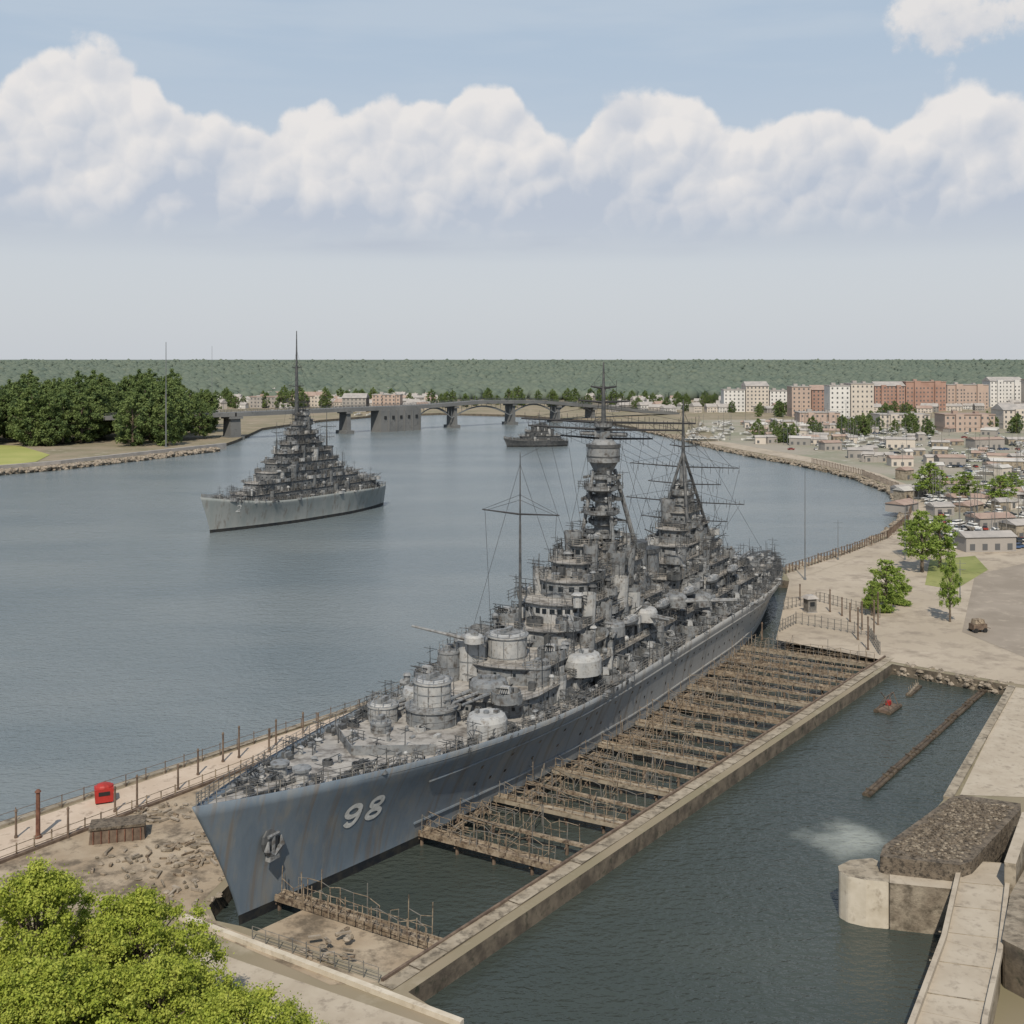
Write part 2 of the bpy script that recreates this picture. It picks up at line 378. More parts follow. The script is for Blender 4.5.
# ---------------------------------------------------------------- ship frame
FX,FY=gp(240,925,0)
sx_,sy_=gp(780,558,8)
dL=math.hypot(sx_-FX,sy_-FY); AX=((sx_-FX)/dL,(sy_-FY)/dL); TH=math.atan2(AX[1],AX[0])
dL-=8
def sh(s,y,z=None):
    p=(FX+AX[0]*s-AX[1]*y, FY+AX[1]*s+AX[0]*y)
    return p if z is None else (p[0],p[1],z)

# ---------------------------------------------------------------- ground sheet with openings for the water
ZG=2.0
g2=lambda x,y:gp(x,y,ZG)
river=[(-900,120),g2(-420,968),g2(-100,862),g2(0,828),g2(345,712),g2(600,627),g2(770,573),g2(800,566),g2(850,550),g2(885,536),g2(905,520),g2(910,507),
       g2(895,490),g2(860,476),g2(810,464),g2(760,455),g2(720,447),g2(680,437),g2(640,428),g2(600,421),g2(520,415),g2(440,413),g2(380,415),g2(320,420),
       g2(262,428),g2(236,440),g2(215,447),g2(150,455),g2(60,465),g2(0,470),g2(-200,492),(-900,420)]
chan=[g2(408,992),g2(892,664),g2(1008,685),g2(946,797),g2(900,850),g2(895,870),g2(958,880),g2(912,1030),g2(880,1120),(28,70),(5,70),g2(560,1090),g2(465,1028)]
WL=(lambda s: -(21.3+(s+4.9)*.1257))
basin=[sh(-1.5,3),sh(-3.5,0),sh(-3.0,-3),sh(-2.5,WL(-2.5)),sh(136,WL(136)),sh(139,-22),sh(198,-14),sh(200,0),sh(198,15),sh(40,15.5),sh(20,10)]
big_=[(-30000,-400),(30000,-400),(30000,40000),(-30000,40000)]
loops=[big_,river,chan,basin]
def tri_fill(ls):
    fl=[p for l in ls for p in l]; fs=[]
    for t in geometry.tessellate_polygon([[Vector((p[0],p[1],0)) for p in l] for l in ls]):
        a,b_,c=[Vector((*fl[i],0)) for i in t]
        fs.append(tuple(t) if (b_-a).cross(c-a).z>0 else tuple(reversed(t)))
    return fl,fs
fl,fs=tri_fill(loops)
mb=MB(); mb.add([(p[0],p[1],ZG) for p in fl],fs,0)
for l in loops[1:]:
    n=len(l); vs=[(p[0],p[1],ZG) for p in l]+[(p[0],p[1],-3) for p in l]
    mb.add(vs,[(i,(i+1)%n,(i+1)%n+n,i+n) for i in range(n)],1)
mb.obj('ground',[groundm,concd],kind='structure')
def sheet(name,pts,mat,z):
    fl,fs=tri_fill([pts]); mb=MB(); mb.add([(p[0],p[1],z) for p in fl],fs); return mb.obj(name,mat,kind='structure')
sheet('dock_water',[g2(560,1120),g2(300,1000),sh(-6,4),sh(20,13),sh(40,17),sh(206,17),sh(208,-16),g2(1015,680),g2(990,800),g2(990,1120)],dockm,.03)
sheet('promenade_path',[g2(-60,850),g2(345,714),g2(765,576),g2(768,586),g2(352,728),g2(-60,884)],promm,ZG+.03)
sheet('bare_ground',[g2(-60,886),g2(350,730),sh(40,17),sh(19,11),sh(-2,4),sh(-4,-1),sh(-4.2,WL(-4)),g2(330,985),g2(170,915),g2(-60,960)],dirtm,ZG+.02)
sheet('quay_path',[g2(150,930),g2(455,1035),g2(540,1095),g2(300,1100),g2(60,960)],concw,ZG+.03)
sheet('plaza',[g2(776,640),g2(790,578),g2(850,556),g2(888,541),g2(912,524),g2(1150,528),g2(1250,720),g2(1010,683),g2(893,662)],plazam,ZG+.03)
sheet('asphalt_road',[g2(962,632),g2(975,575),g2(1040,560),g2(1200,565),g2(1230,690),g2(1060,672)],asphm,ZG+.06)
sheet('lawn',[g2(925,585),g2(930,560),g2(975,556),g2(988,570),g2(955,590)],grassm,ZG+.07)
sheet('quay_road',[g2(1012,687),g2(1120,700),g2(1100,800),g2(960,795)],concw,ZG+.03)
sheet('left_bank_grass',[g2(-150,482),g2(0,466),g2(36,462),g2(50,455),g2(20,446),g2(-200,440)],mk('dry_grass',(.24,.26,.075),(.30,.30,.10),scale=.03,rough=.95),ZG+.2)
sheet('shore_path',[g2(786,574),g2(850,553),g2(886,539),g2(907,522),g2(912,507),g2(897,489),g2(862,475),g2(812,463),g2(700,442),g2(720,441),g2(830,461),g2(880,474),g2(918,489),g2(930,507),g2(922,526),g2(890,545),g2(850,560),g2(790,582)],plazam,ZG+.08)
sheet('town_ground',[g2(925,522),g2(922,505),g2(905,486),g2(860,470),g2(810,459),g2(720,443),g2(700,420),g2(1400,415),g2(1600,520)],
      mk('town_ground_paving',(.27,.245,.205),(.19,.195,.14),scale=.02,rough=.95,c3=(.33,.305,.265),s3=.08),ZG+.05)

# ---------------------------------------------------------------- ship generator
def hull_fns(P):
    L,BD,BW,zb,zm=P['L'],P['BD'],P['BW'],P['zb'],P['zm']; sc=L/200.
    def zd(x): 
        return zm+(zb-zm)*max(0,1-(x+P['rake'])/(75*sc))**1.8 - .8*max(0,(x-150*sc)/(50*sc))
    def stem(z): return -P['rake']*max(0,z/zb)**1.25
    def stern(z): return L-4*sc+4*sc*min(1,max(0,z/zm))
    def hw(x,z):
        d=max(0,x-stem(z)); e=max(0,stern(z)-x)
        k=lambda e,l,p: 1-max(0,1-e/l)**p
        wd=BD*k(d,P.get('ent',75)*sc,2.2)*k(e,62*sc,2.3)
        ww=BW*k(d,88*sc,1.6)*k(e,70*sc,1.7)
        t=min(1,max(0,z/zd(x)))
        return ww+(wd-ww)*t**1.7
    return zd,stem,stern,hw
def make_hull(P,root,hm):
    zd,stem,stern,hw=hull_fns(P)
    ns,nz=90,12; mb=MB()
    for side in (-1,1):
        vs=[]
        for j in range(nz+1):
            for i in range(ns+1):
                p=(i/ns)**1.35
                x=stem(P['zb'])+p*(stern(9)-stem(P['zb']))
                ztop=zd(x)+P.get('bul',.5)
                z=-3+(1.1+3)*j/2 if j<=2 else 1.1+(ztop-1.1)*(j-2)/(nz-2)
                xs=stem(z); x=xs+p*(stern(z)-xs)
                vs.append((x,side*hw(x,z),z))
        n=ns+1
        for j in range(nz):
            for i in range(ns):
                f=(j*n+i,j*n+i+1,(j+1)*n+i+1,(j+1)*n+i)
                if side>0: f=f[::-1]
                mb.add([vs[k] for k in f],[(0,1,2,3)],1 if j<2 else 0)
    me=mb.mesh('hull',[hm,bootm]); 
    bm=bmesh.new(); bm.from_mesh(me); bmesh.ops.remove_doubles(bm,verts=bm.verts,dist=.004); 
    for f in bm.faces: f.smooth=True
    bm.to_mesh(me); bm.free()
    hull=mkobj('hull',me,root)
    mod=hull.modifiers.new('shell','SOLIDIFY'); mod.thickness=.18; mod.offset=-1
    mb=MB(); prev=None; rp=[];lp=[]
    for i in range(ns+1):
        p=(i/ns)**1.35; x=stem(P['zb'])+.3+p*(stern(9)-stem(P['zb'])-.6); z=zd(x)
        wv_=max(.02,hw(x,z)-.1)
        cur=((x,-wv_,z-.02),(x,0,z+.12),(x,wv_,z-.02))
        if prev:
            mb.add([prev[0],cur[0],cur[1],prev[1]],[(0,1,2,3)]); mb.add([prev[1],cur[1],cur[2],prev[2]],[(0,1,2,3)])
        prev=cur; rp.append((x,-wv_,z)); lp.append((x,wv_,z))
    mb.obj('main_deck',deckm,root)
    for side in (rp,lp):
        mb=MB(); mb.rail([(a,b_*.99,c+P.get('bul',.5)) for a,b_,c in side[::1]],h=1.25,sp=1.8,r=.055,nr=3); mb.obj('deck_railing',railm,root)
    return zd,stem,stern,hw,hull
def rrect(x0,x1,hw,rf,rb,n=5,cy=0):
    pts=[]
    for i in range(n+1):
        a=math.pi/2+math.pi*i/n; pts.append((x0+rf+rf*math.cos(a),cy+hw*math.sin(a)))
    for i in range(n+1):
        a=-math.pi/2+math.pi*i/n; pts.append((x1-rb+rb*math.cos(a),cy+hw*math.sin(a)))
    return pts
def grow(pts,d):
    n=len(pts); cx=sum(p[0] for p in pts)/n; cy=sum(p[1] for p in pts)/n; o=[]
    for p in pts:
        v=Vector((p[0]-cx,p[1]-cy)); o.append((p[0]+(d if v.x>0 else -d)*min(1,abs(v.x)/2),p[1]+(d if v.y>0 else -d)*min(1,abs(v.y)/2)))
    return o
def clutter(mb,x0,x1,hw,z,n,k=1.0,edge=0.0,tall=1.0,R=random):
    zf=z if callable(z) else (lambda x:z); wf=hw if callable(hw) else (lambda x:hw)
    for _ in range(n):
        x=R.uniform(x0,x1); h_=wf(x)
        y=R.uniform(-h_,h_) if R.random()>edge else R.choice((-1,1))*h_*R.uniform(.82,1.04)
        zz=zf(x); t=R.random(); m=R.choice((0,0,0,1,2,2))
        if t<.16: mb.box(x,y,zz+.45*k,R.uniform(.6,2)*k,R.uniform(.5,1.4)*k,R.uniform(.7,1.6)*k,R.choice((0,0,.3)),m)
        elif t<.25:
            r=R.uniform(.25,.7)*k; hh=R.uniform(.8,2.2)*k; mb.cyl(x,y,zz,zz+hh,r,n=8,m=m); mb.cyl(x,y,zz+hh,zz+hh+.3*k,r*1.5,r*.9,n=8,m=m)
        elif t<.48: 
            hh=R.uniform(1.8,5.8)*tall; mb.tube((x,y,zz),(x+R.uniform(-.2,.2),y,zz+hh),.07,.045,m=2)
            if R.random()<.7: mb.tube((x-.8,y,zz+hh*.8),(x+.8,y,zz+hh*.8),.05,n=3,m=2); mb.tube((x,y-1.2,zz+hh*.9),(x,y+1.2,zz+hh*.9),.05,n=3,m=2)
        elif t<.58:
            r=R.uniform(.9,1.5)*k; mb.ring(x,y,zz+.1,zz+1.2*k,r,n=10,m=m); mb.cyl(x,y,zz,zz+1.2*k,.3*k,n=6,m=2)
            a=R.uniform(0,6.28); 
            for q in (-.2,.2): mb.tube((x+q,y,zz+1.4*k),(x+q+2.4*k*math.cos(a),y+2.4*k*math.sin(a),zz+2.3*k),.08,.06,m=2)
        elif t<.65:
            a=R.choice((0,1.57)); r=R.uniform(.3,.55)*k; l=R.uniform(1,2.4)*k
            mb.tube((x-l/2*math.cos(a),y-l/2*math.sin(a),zz+r),(x+l/2*math.cos(a),y+l/2*math.sin(a),zz+r),r,n=8,m=m)
        elif t<.93:
            l=R.uniform(1.2,3.8)*k; hh=R.uniform(.9,3.2)*tall; a=R.choice((0,1.57)); dx=l/2*math.cos(a); dy=l/2*math.sin(a)
            for q in (-1,0,1): mb.tube((x+q*dx,y+q*dy,zz),(x+q*dx,y+q*dy,zz+hh),.055,n=3,m=2)
            for q in (.33,.66,1): mb.tube((x-dx*1.3,y-dy*1.3,zz+hh*q),(x+dx*1.3,y+dy*1.3,zz+hh*q),.055,n=3,m=2)
            mb.tube((x-dx,y-dy,zz),(x+dx,y+dy,zz+hh),.045,n=3,m=2)
        else:
            r=R.uniform(.5,1.0)*k; mb.cyl(x,y,zz,zz+.8*k,r*.4,n=6,m=m); mb.ell((x,y,zz+1.2*k),(r*.7,r*.7,r*.7),8,5,m)
CL=[shipm,ship_l,ship_d]
def fit(c,root): c.obj('deck_fittings',CL,root,kind='stuff')
def deckhouse(root,x0,x1,hw,z0,z1,rf,rb=1.5,win=True,clut=12,mat=None,big=False,name='deckhouse',k=1.0,cy=0,spon=3):
    pts=rrect(x0,x1,hw,rf,rb,8 if rf>3 else 5,cy); mb=MB()
    mb.prism(pts,z0,z1-.16,0,0)
    gpz=grow(pts,random.uniform(.2,.6)*k); mb.prism(gpz,z1-.16,z1,2,1)
    n=len(pts)
    for i in range(n):
        a=Vector(pts[i]);b_=Vector(pts[(i+1)%n]); L_=(b_-a).length
        for q in range(int(L_/1.9)):
            c=a.lerp(b_,(q+.5)/(L_/1.9)+random.uniform(-.02,.02)); mb.tube((c.x,c.y,z0),(c.x,c.y,z1-.2),.09,n=4,m=random.choice((0,2)),cap=False)
            if random.random()<.55: mb.box(c.x,c.y,z0+random.uniform(.5,1.6),random.uniform(.6,1.9),random.uniform(.5,1.3),random.uniform(.6,1.9),0,random.choice((0,0,3,2)))
    for _ in range(spon):
        x=random.uniform(x0+rf*.5,x1-1); sg=random.choice((-1,-1,1)); r=random.uniform(.8,1.7)*k; y=cy+sg*(hw-r*.2)
        zt=z1+random.uniform(-.6,2.2); mb.cyl(x,y,z0+random.uniform(-.5,1),zt,r*.85,r,n=12,m=random.choice((0,0,3)),mt=1); mb.ring(x,y,zt,zt+.8,r,.08,n=12,m=0)
        mb.tube((x,y,zt),(x,y,zt+random.uniform(1.5,3.5)),.07,m=2)
    o=mb.obj(name,[mat or shipm,deckm,ship_d,ship_l],root,smooth=False)
    r=MB(); r.rail([(p[0],p[1],z1) for p in gpz],h=1.15,sp=1.4,r=.055,nr=3,closed=True); r.obj('railing',railm,o)
    if win:
        wn=MB(); 
        if big: wn.wallq(pts,z1-1.5,.8,.85,1.15,.05)
        else: wn.wallq(pts,z0+(z1-z0)*.5,.42,.42,1.9,.05)
        wn.obj('window_row',glassm,o)
    if clut:
        c=MB(); clutter(c,x0+.5,x1-.5,hw*1.0,z1,int(clut*1.25),k=k,edge=.6)
        if cy: c.v=[(a,b_+cy,d) for a,b_,d in c.v]
        fit(c,o)
    return o
def platform_ring(mb,cx,cy,z,r,n=16):
    mb.cyl(cx,cy,z-.25,z,r*.85,r,n=n,m=0,mt=1)
    pts=[(cx+r*math.cos(2*math.pi*i/n),cy+r*math.sin(2*math.pi*i/n),z) for i in range(n)]
    mb.ring(cx,cy,z,z+.7,r,.08,n=n,m=0)
    mb.rail(pts,h=1.2,sp=3,r=.05,nr=2,m=2,closed=True)
def mast(root,name,x,y,z0,z1,r,yards,yr=.14,plain=False):
    mb=MB(); mb.tube((x,y,z0),(x,y,z0+(z1-z0)*.6),r,r*.65,n=8); mb.tube((x,y,z0+(z1-z0)*.6),(x,y,z1),r*.55,r*.22,n=6)
    o=mb.obj(name,ship_d,root)
    for (zy,h,xo) in yards:
        yb=MB(); yb.tube((x+xo,y,zy),(x+xo,y+h,zy+.3),yr,yr*.6,n=5); yb.tube((x+xo,y,zy),(x+xo,y-h,zy+.3),yr,yr*.6,n=5)
        q=-h
        while q<h and not plain:
            yb.tube((x+xo,y+q,zy+.2),(x+xo,y+q,zy+.2+random.uniform(.3,1.3)),.05,n=3)
            if random.random()<.5: yb.tube((x+xo,y+q,zy+.1),(x+xo,y+q,zy-random.uniform(.4,1.4)),.045,n=3)
            q+=random.uniform(.6,1.3)
        yb.tube((x,y,zy+3),(x+xo,y+h,zy+.3),.035,n=3); yb.tube((x,y,zy+3),(x+xo,y-h,zy+.3),.035,n=3)
        yb.obj('yard',wirem,o)
    return o
def gunmount_mesh():
    mb=MB(); mb.cyl(0,0,0,.3,2.1,n=16,m=0,mt=2); mb.ring(0,0,.3,1.5,2.1,.12,n=16,m=0)
    mb.cyl(0,0,.3,1.3,.6,.45,n=8,m=2); mb.box(-.2,0,1.7,1.0,1.5,.9,m=1,t=.8)
    for y in (-.45,-.15,.15,.45):
        mb.tube((-.5,y,1.8),(-3.2,y,2.7),.1,.07,n=6,m=2)
    mb.box(.8,.7,1.3,.5,.3,.7,m=2); mb.box(.8,-.7,1.3,.5,.3,.7,m=2)
    return mb.mesh('gun_mount',[shipm,ship_l,ship_d])
GM=gunmount_mesh()
def turret(root,name,x,y,z,r,h,L=0,rot=math.pi,nb=2,light=True,elev=.05):
    e=mkobj(name,None,root,loc=(x,y,z),rz=rot)
    mb=MB(); n=18; pts=[]
    for i in range(n): 
        a=2*math.pi*i/n; rr=r*(1.0 if math.cos(a)<.3 else .92); pts.append((rr*math.cos(a)*1.15,rr*math.sin(a)))
    mb.prism(pts,0,h*.72,0,0,k=.98); mb.prism([(p[0]*.98,p[1]*.98) for p in pts],h*.72,h*.93,0,0,k=.9); mb.prism([(p[0]*.88,p[1]*.88) for p in pts],h*.93,h,0,0,k=.8)
    mb.box(-r*.3,r*.4,h+.2,.8,.5,.5,m=1); mb.box(r*.2,-r*.4,h+.2,.5,.5,.6,m=1); mb.cyl(0,0,h,h+.35,.4,n=8,m=1)
    mb.tube((-r*.7,-r*.98,.3),(-r*.7,-r*.98,h),.06,m=2)
    mb.box(-r*1.15,0,h*.4,.3,r,.8,m=1)
    me=mb.mesh('gun_house',[ship_l if light else shipm,shipm,ship_d],smooth=True); mkobj('gun_house',me,e)
    if L:
        for k in range(nb):
            yy=(k-(nb-1)/2)*r*.55; b2=MB(); b2.tube((r*.9,yy,h*.45),(r*.9+L*.35,yy,h*.45+L*.35*elev),.34,.27,n=8); b2.tube((r*.9+L*.35,yy,h*.45+L*.35*elev),(r*.9+L,yy,h*.45+L*elev),.24,.17,n=8)
            b2.obj('gun_barrel',shipm,e,smooth=True)
    return e
def drum(root,x,y,z0,z1,r,name='gun_director',light=True,top=True):
    mb=MB(); mb.cyl(x,y,z0,z1-.5,r,n=24,m=0); mb.cyl(x,y,z1-.5,z1-.25,r*1.08,n=24,m=0,mt=1); mb.cyl(x,y,z1-.25,z1,r*.9,r*.7,n=24,m=0,mt=1)
    for i in range(9):
        a=i*.7; mb.tube((x+r*1.02*math.cos(a),y+r*1.02*math.sin(a),z0),(x+r*1.02*math.cos(a),y+r*1.02*math.sin(a),z1-.5),.07,m=1)
    mb.ring(x,y,z0+(z1-z0)*.45,z0+(z1-z0)*.45+.12,r+.06,.1,n=24,m=1)
    pts=[(x+r*.95*math.cos(i*.628),y+r*.95*math.sin(i*.628),z1-.25) for i in range(10)]; mb.rail(pts,h=1.1,sp=2,r=.045,nr=2,m=1,closed=True)
    if top:
        mb.box(x,y,z1+.3,r*.9,.6,.6,m=1); mb.tube((x-.5,y,z1),(x-.5,y,z1+1.6),.06,m=1)
    return mb.obj(name,[ship_l if light else shipm,shipm],root,smooth=True)
def strip_text(chars,h,wd,th):
    quads=[]
    for ci,ch in enumerate(chars):
        ox=ci*(wd+.8)
        def ringq(cx,cy,rx,ry,a0=0,a1=2*math.pi,n=36):
            for i in range(n):
                a=a0+(a1-a0)*i/n; b_=a0+(a1-a0)*(i+1)/n
                quads.append([(ox+cx+(rx-th*k)*math.cos(t),cy+(ry-th*k)*math.sin(t)) for (t,k) in ((a,0),(b_,0),(b_,1),(a,1))])
        if ch=='8': ringq(0,h*.73,wd*.44,h*.27); ringq(0,h*.25,wd*.5,h*.27)
        if ch=='9': ringq(0,h*.68,wd*.5,h*.32); ringq(0,h*.5,wd*.5,h*.5,-2.5,.35)
        if ch=='2':
            ringq(0,h*.7,wd*.5,h*.3,-.5,2.8)
            for i in range(8):
                t0,t1=i/8,(i+1)/8; fx=lambda t:-wd*.5+wd*.9*t; fy=lambda t:th+(h*.5-th)*t
                quads.append([(ox+fx(t0),fy(t0)-th*.2),(ox+fx(t0)+th,fy(t0)-th*.2),(ox+fx(t1)+th*.8,fy(t1)),(ox+fx(t1),fy(t1))])
                quads.append([(ox-wd*.5+wd*t0,0),(ox-wd*.5+wd*t1,0),(ox-wd*.5+wd*t1,th),(ox-wd*.5+wd*t0,th)])
    return quads
def hull_marks(hull,hw,chars,s0,z0,h,wd,th,slant=.05):
    mb=MB()
    for q in strip_text(chars,h,wd,th):
        vs=[]
        for (tx,ty) in q:
            X=s0+tx+ty*slant; Z=z0+ty; vs.append((X,-(hw(X,Z)+.07),Z))
        mb.add(vs,[(0,1,2,3)])
    return mb.obj('hull_number',whitem,hull)

# ---------------------------------------------------------------- battleship
ship=empty('battleship',(FX,FY,0),TH,label='grey battleship numbered 98 moored in a timber-braced dock',category='battleship')
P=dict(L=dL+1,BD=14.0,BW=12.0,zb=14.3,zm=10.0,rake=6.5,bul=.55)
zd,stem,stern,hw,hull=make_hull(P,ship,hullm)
hull_marks(hull,hw,'98',13.1,6.4,3.0,2.4,.58,.0)
def hp(x,z,o=.1): return (x,-(hw(x,z)+o),z)
mb=MB(); A0=Vector(hp(2.6,8.3,.25))
mb.ell(tuple(A0+Vector((0,.1,.2))),(1.5,.4,1.4),12,6,m=1)
mb.tube(A0+Vector((0,-.2,.9)),A0+Vector((.1,-.1,-1.5)),.3,.26,n=6,m=0)
mb.box(A0.x+.05,A0.y-.1,A0.z-1.5,1.6,.7,.7,m=0,t=.8)
for sg in (-1,1):
    mb.tube(A0+Vector((.1,-.1,-1.5)),A0+Vector((.1+sg*1.2,-.35,-.6)),.36,.24,n=6,m=0); mb.tube(A0+Vector((.1+sg*1.2,-.35,-.6)),A0+Vector((.1+sg*1.0,-.4,.4)),.34,.1,n=6,m=0)
mb.tube(A0+Vector((-.8,-.3,.8)),A0+Vector((.8,-.3,.8)),.2,n=6,m=0)
mb.obj('anchor',[shipm,ship_d],hull)
mb=MB()
for zz in (5.2,7.6):
    x=34
    while x<175:
        mb.add([hp(x-.2,zz-.2,.04),hp(x+.2,zz-.2,.04),hp(x+.2,zz+.2,.04),hp(x-.2,zz+.2,.04)],[(0,1,2,3)]); x+=random.choice((3,3,3,6))
mb.obj('porthole_row',glassm,hull)
for zz,r in ((8.8,.12),(3.2,.16)):
    mb=MB(); xs_=[24+i*4 for i in range(40)]
    for a,b_ in zip(xs_[:-1],xs_[1:]): mb.tube(hp(a,zz,.05),hp(b_,zz,.05),r,n=4)
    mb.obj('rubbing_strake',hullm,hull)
for y in (-1.6,1.6):
    f=MB(); f.cyl(8,y,zd(8),zd(8)+1.3,.8,n=12,m=1); f.cyl(8,y,zd(8)+1.3,zd(8)+1.6,1.1,n=12,m=0)
    for i in range(12):
        xx=-1+i*.8; f.box(xx,y*.8,zd(xx)+.25,.6,.28,.2,m=2)
    f.obj('anchor_windlass',CL,ship)
f=MB(); clutter(f,1,33,lambda x:hw(x,zd(x))-1.0,zd,140,k=.55,edge=.6,tall=.5); fit(f,ship)
for x in range(-2,36,4):
    for sg in (-1,1):
        yy=sg*(hw(x,zd(x))-.9)
        if abs(yy)>1:
            f=MB()
            f.box(x,yy,zd(x)+.1,1.3,.6,.15,m=2)
            for q in (-.4,.4): f.cyl(x+q,yy,zd(x),zd(x)+.7,.22,n=8,m=2)
            f.obj('mooring_bitts',CL,ship)
f=MB()
for sg in (-1,1):
    for i in range(6):
        a=(19+i*1.1,sg*i*1.3); b_=(19+(i+1)*1.1,sg*(i+1)*1.3); z=zd(a[0])
        f.add([(a[0],a[1],z),(b_[0],b_[1],z),(b_[0],b_[1],z+1.2),(a[0],a[1],z+1.3)],[(0,1,2,3)]); 
bw=f.obj('breakwater',shipm,ship); bw.modifiers.new('t','SOLIDIFY').thickness=.1
drum(ship,34,6.5,10.8,13.6,2.0,'gun_tub'); drum(ship,29.5,3.5,11,12.9,1.3,'gun_tub',False)
drum(ship,36.8,.4,10.6,13.6,3.4,'barbette',False,False); drum(ship,37,.4,13.6,17,2.5,'gun_director')
turret(ship,'gun_turret',36.5,-8.4,10.8,2.7,2.9,L=0)
turret(ship,'gun_turret',42.5,6.5,11,2.5,2.5,L=5,nb=2)
turret(ship,'gun_turret',45,-3.5,12.9,2.7,2.5,L=6.5,nb=3,light=False)
drum(ship,56,-.2,13,19.2,3.0,'barbette'); drum(ship,51.5,3.4,13,19.0,2.3,'gun_director'); drum(ship,49,5.6,13,17.5,1.6,'gun_tub',False)
drum(ship,53.5,-6.6,13,16.0,2.0,'gun_tub',False)
turret(ship,'gun_turret',62.5,-9.4,12.8,3.0,3.0,L=0); turret(ship,'gun_turret',63,9.6,12.8,3.4,3.0,L=4)
turret(ship,'gun_turret',49.0,1.4,18.9,1.3,1.2,L=8,rot=math.radians(112),nb=1,elev=.2)
turret(ship,'gun_turret',76,-8.4,15.4,2.0,2.2,L=4,rot=math.radians(200),light=False); turret(ship,'gun_turret',88,-9.0,15.4,2.1,2.2,L=4,rot=math.radians(250))
turret(ship,'gun_turret',101,-9.2,15.4,2.1,2.2,L=4,rot=math.radians(290),light=False); turret(ship,'gun_turret',114,-9.2,13,2.2,2.3,L=5,rot=math.radians(290),light=False)
turret(ship,'gun_turret',153,0,13,3.8,3.0,L=10,rot=0,nb=3,light=False); turret(ship,'gun_turret',167,0,10,4.0,3.0,L=11,rot=0,nb=3,light=False)
deckhouse(ship,42,162,9.2,9.9,13,7,3,clut=190,spon=10)
deckhouse(ship,50,104,8.0,13,15.6,5,3,clut=70,spon=7); deckhouse(ship,108,148,7.2,13,15.6,2,3,clut=80,spon=7)
deckhouse(ship,62,102,6.8,15.6,18.2,6,2,clut=60,spon=5); deckhouse(ship,109,145,6.0,15.6,18.2,2,3,clut=60,spon=5)
deckhouse(ship,67,86,6.4,18.2,21.2,6.2,1,clut=34,big=True,mat=ship_l,name='bridge_deckhouse',spon=2)
deckhouse(ship,87,101,5.0,18.2,21.0,1.5,1.5,clut=34,spon=4)
deckhouse(ship,72,84,4.6,21.2,23.8,4.2,1,clut=22,big=True,spon=2); deckhouse(ship,85.5,98,3.6,21,24.4,1.2,1.2,clut=22,spon=3,cy=-.8)
deckhouse(ship,76,83.5,3.4,23.8,26.2,3.0,1,clut=16,spon=2,cy=.6); deckhouse(ship,85,96,2.9,24.4,27.4,1.6,1,clut=18,spon=3)
deckhouse(ship,80,85,2.0,26.2,28.6,1.8,.8,clut=8,spon=1,big=True)
deckhouse(ship,112,141,4.8,18.2,20.6,2,3,clut=50,spon=4)
deckhouse(ship,118,139,4.0,20.6,23,2,2,clut=36,spon=3)
deckhouse(ship,121,136,3.0,23,25.8,2,1.5,clut=26,spon=3)
deckhouse(ship,124.5,134,2.2,25.8,28.8,1.6,1.2,clut=16,spon=2)
deckhouse(ship,126,132,1.5,28.8,32.2,1.2,1,clut=10,spon=1)
for fx,zt in ((104.5,25.0),(110.5,23)):
    mb=MB(); mb.cyl(fx,0,15,zt,2.2,1.9,n=18,m=0,sx=1.3); mb.cyl(fx,0,zt,zt+.8,2.2,2.1,n=18,m=2,sx=1.3)
    mb.tube((fx+2.6,1,18),(fx+2.6,1,zt+1),.2,m=1); mb.tube((fx-2.6,-1,18),(fx-2.6,-1,zt),.16,m=2); mb.obj('funnel',CL,ship)
mb=MB(); tx=90.3
mb.cyl(tx,0,26,40.5,1.75,1.35,n=16,m=0)
for z,r,ox in ((29.0,3.3,-1.0),(31.0,2.4,0),(33.0,3.2,-1.0),(35.2,2.2,0),(37.2,3.0,-1.0),(39.0,2.0,0)): platform_ring(mb,tx+ox,0,z,r)
mb.cyl(tx,0,39.8,42.0,1.4,2.6,n=24,m=0); mb.cyl(tx,0,42.0,44.6,2.9,n=24,m=0,mt=1); mb.ring(tx,0,42.9,43.1,2.98,.1,n=24,m=2); mb.cyl(tx,0,44.6,45.1,3.05,n=24,m=2); mb.cyl(tx,0,45.1,46,2.4,1.6,n=20,m=0)
mb.cyl(tx,0,46,48.4,.8,n=12,m=0); platform_ring(mb,tx,0,48.2,1.6)
for sg in (-1,1):
    mb.tube((tx+1.6,sg*1.4,40.5),(tx+8.0,sg*3.8,22.5),.38,.48,n=8,m=0); mb.tube((tx-1.2,sg*1.4,40.5),(tx-3.0,sg*3.4,26),.32,.4,n=8,m=0)
for z in (27,31,35):
    t=(40.5-z)/18; mb.tube((tx+1.6+6.4*t,-1.4-2.4*t,z),(tx+1.6+6.4*t,1.4+2.4*t,z),.18,m=2); mb.tube((tx+1.2,-1,z+1),(tx+1.6+6.4*t,-1.4-2.4*t,z),.16,m=2)
for zc in (29,31,33,35.2,37.2,39): clutter(mb,tx-3.4,tx+2.0,2.8,zc,13,k=.55,edge=.7,tall=.6)
tow=mb.obj('tower_mast',[shipm,ship_l,ship_d],ship,smooth=True)
mb=MB(); mb.tube((tx,-4.5,46.9),(tx,4.5,46.9),.4,n=10,m=0); mb.box(tx,0,46.9,1.2,3,1.2,m=0); mb.obj('rangefinder',[shipm],tow)
mast(ship,'foremast',tx,0,48,59.6,.5,[(48.9,17,.5),(47.7,15,-.5),(46.0,9,.8),(52.5,5,0),(55,2.5,0)],yr=.25)
mast(ship,'signal_mast',60.3,0,18,45.8,.28,[(36.3,6.8,0)],yr=.16,plain=True)
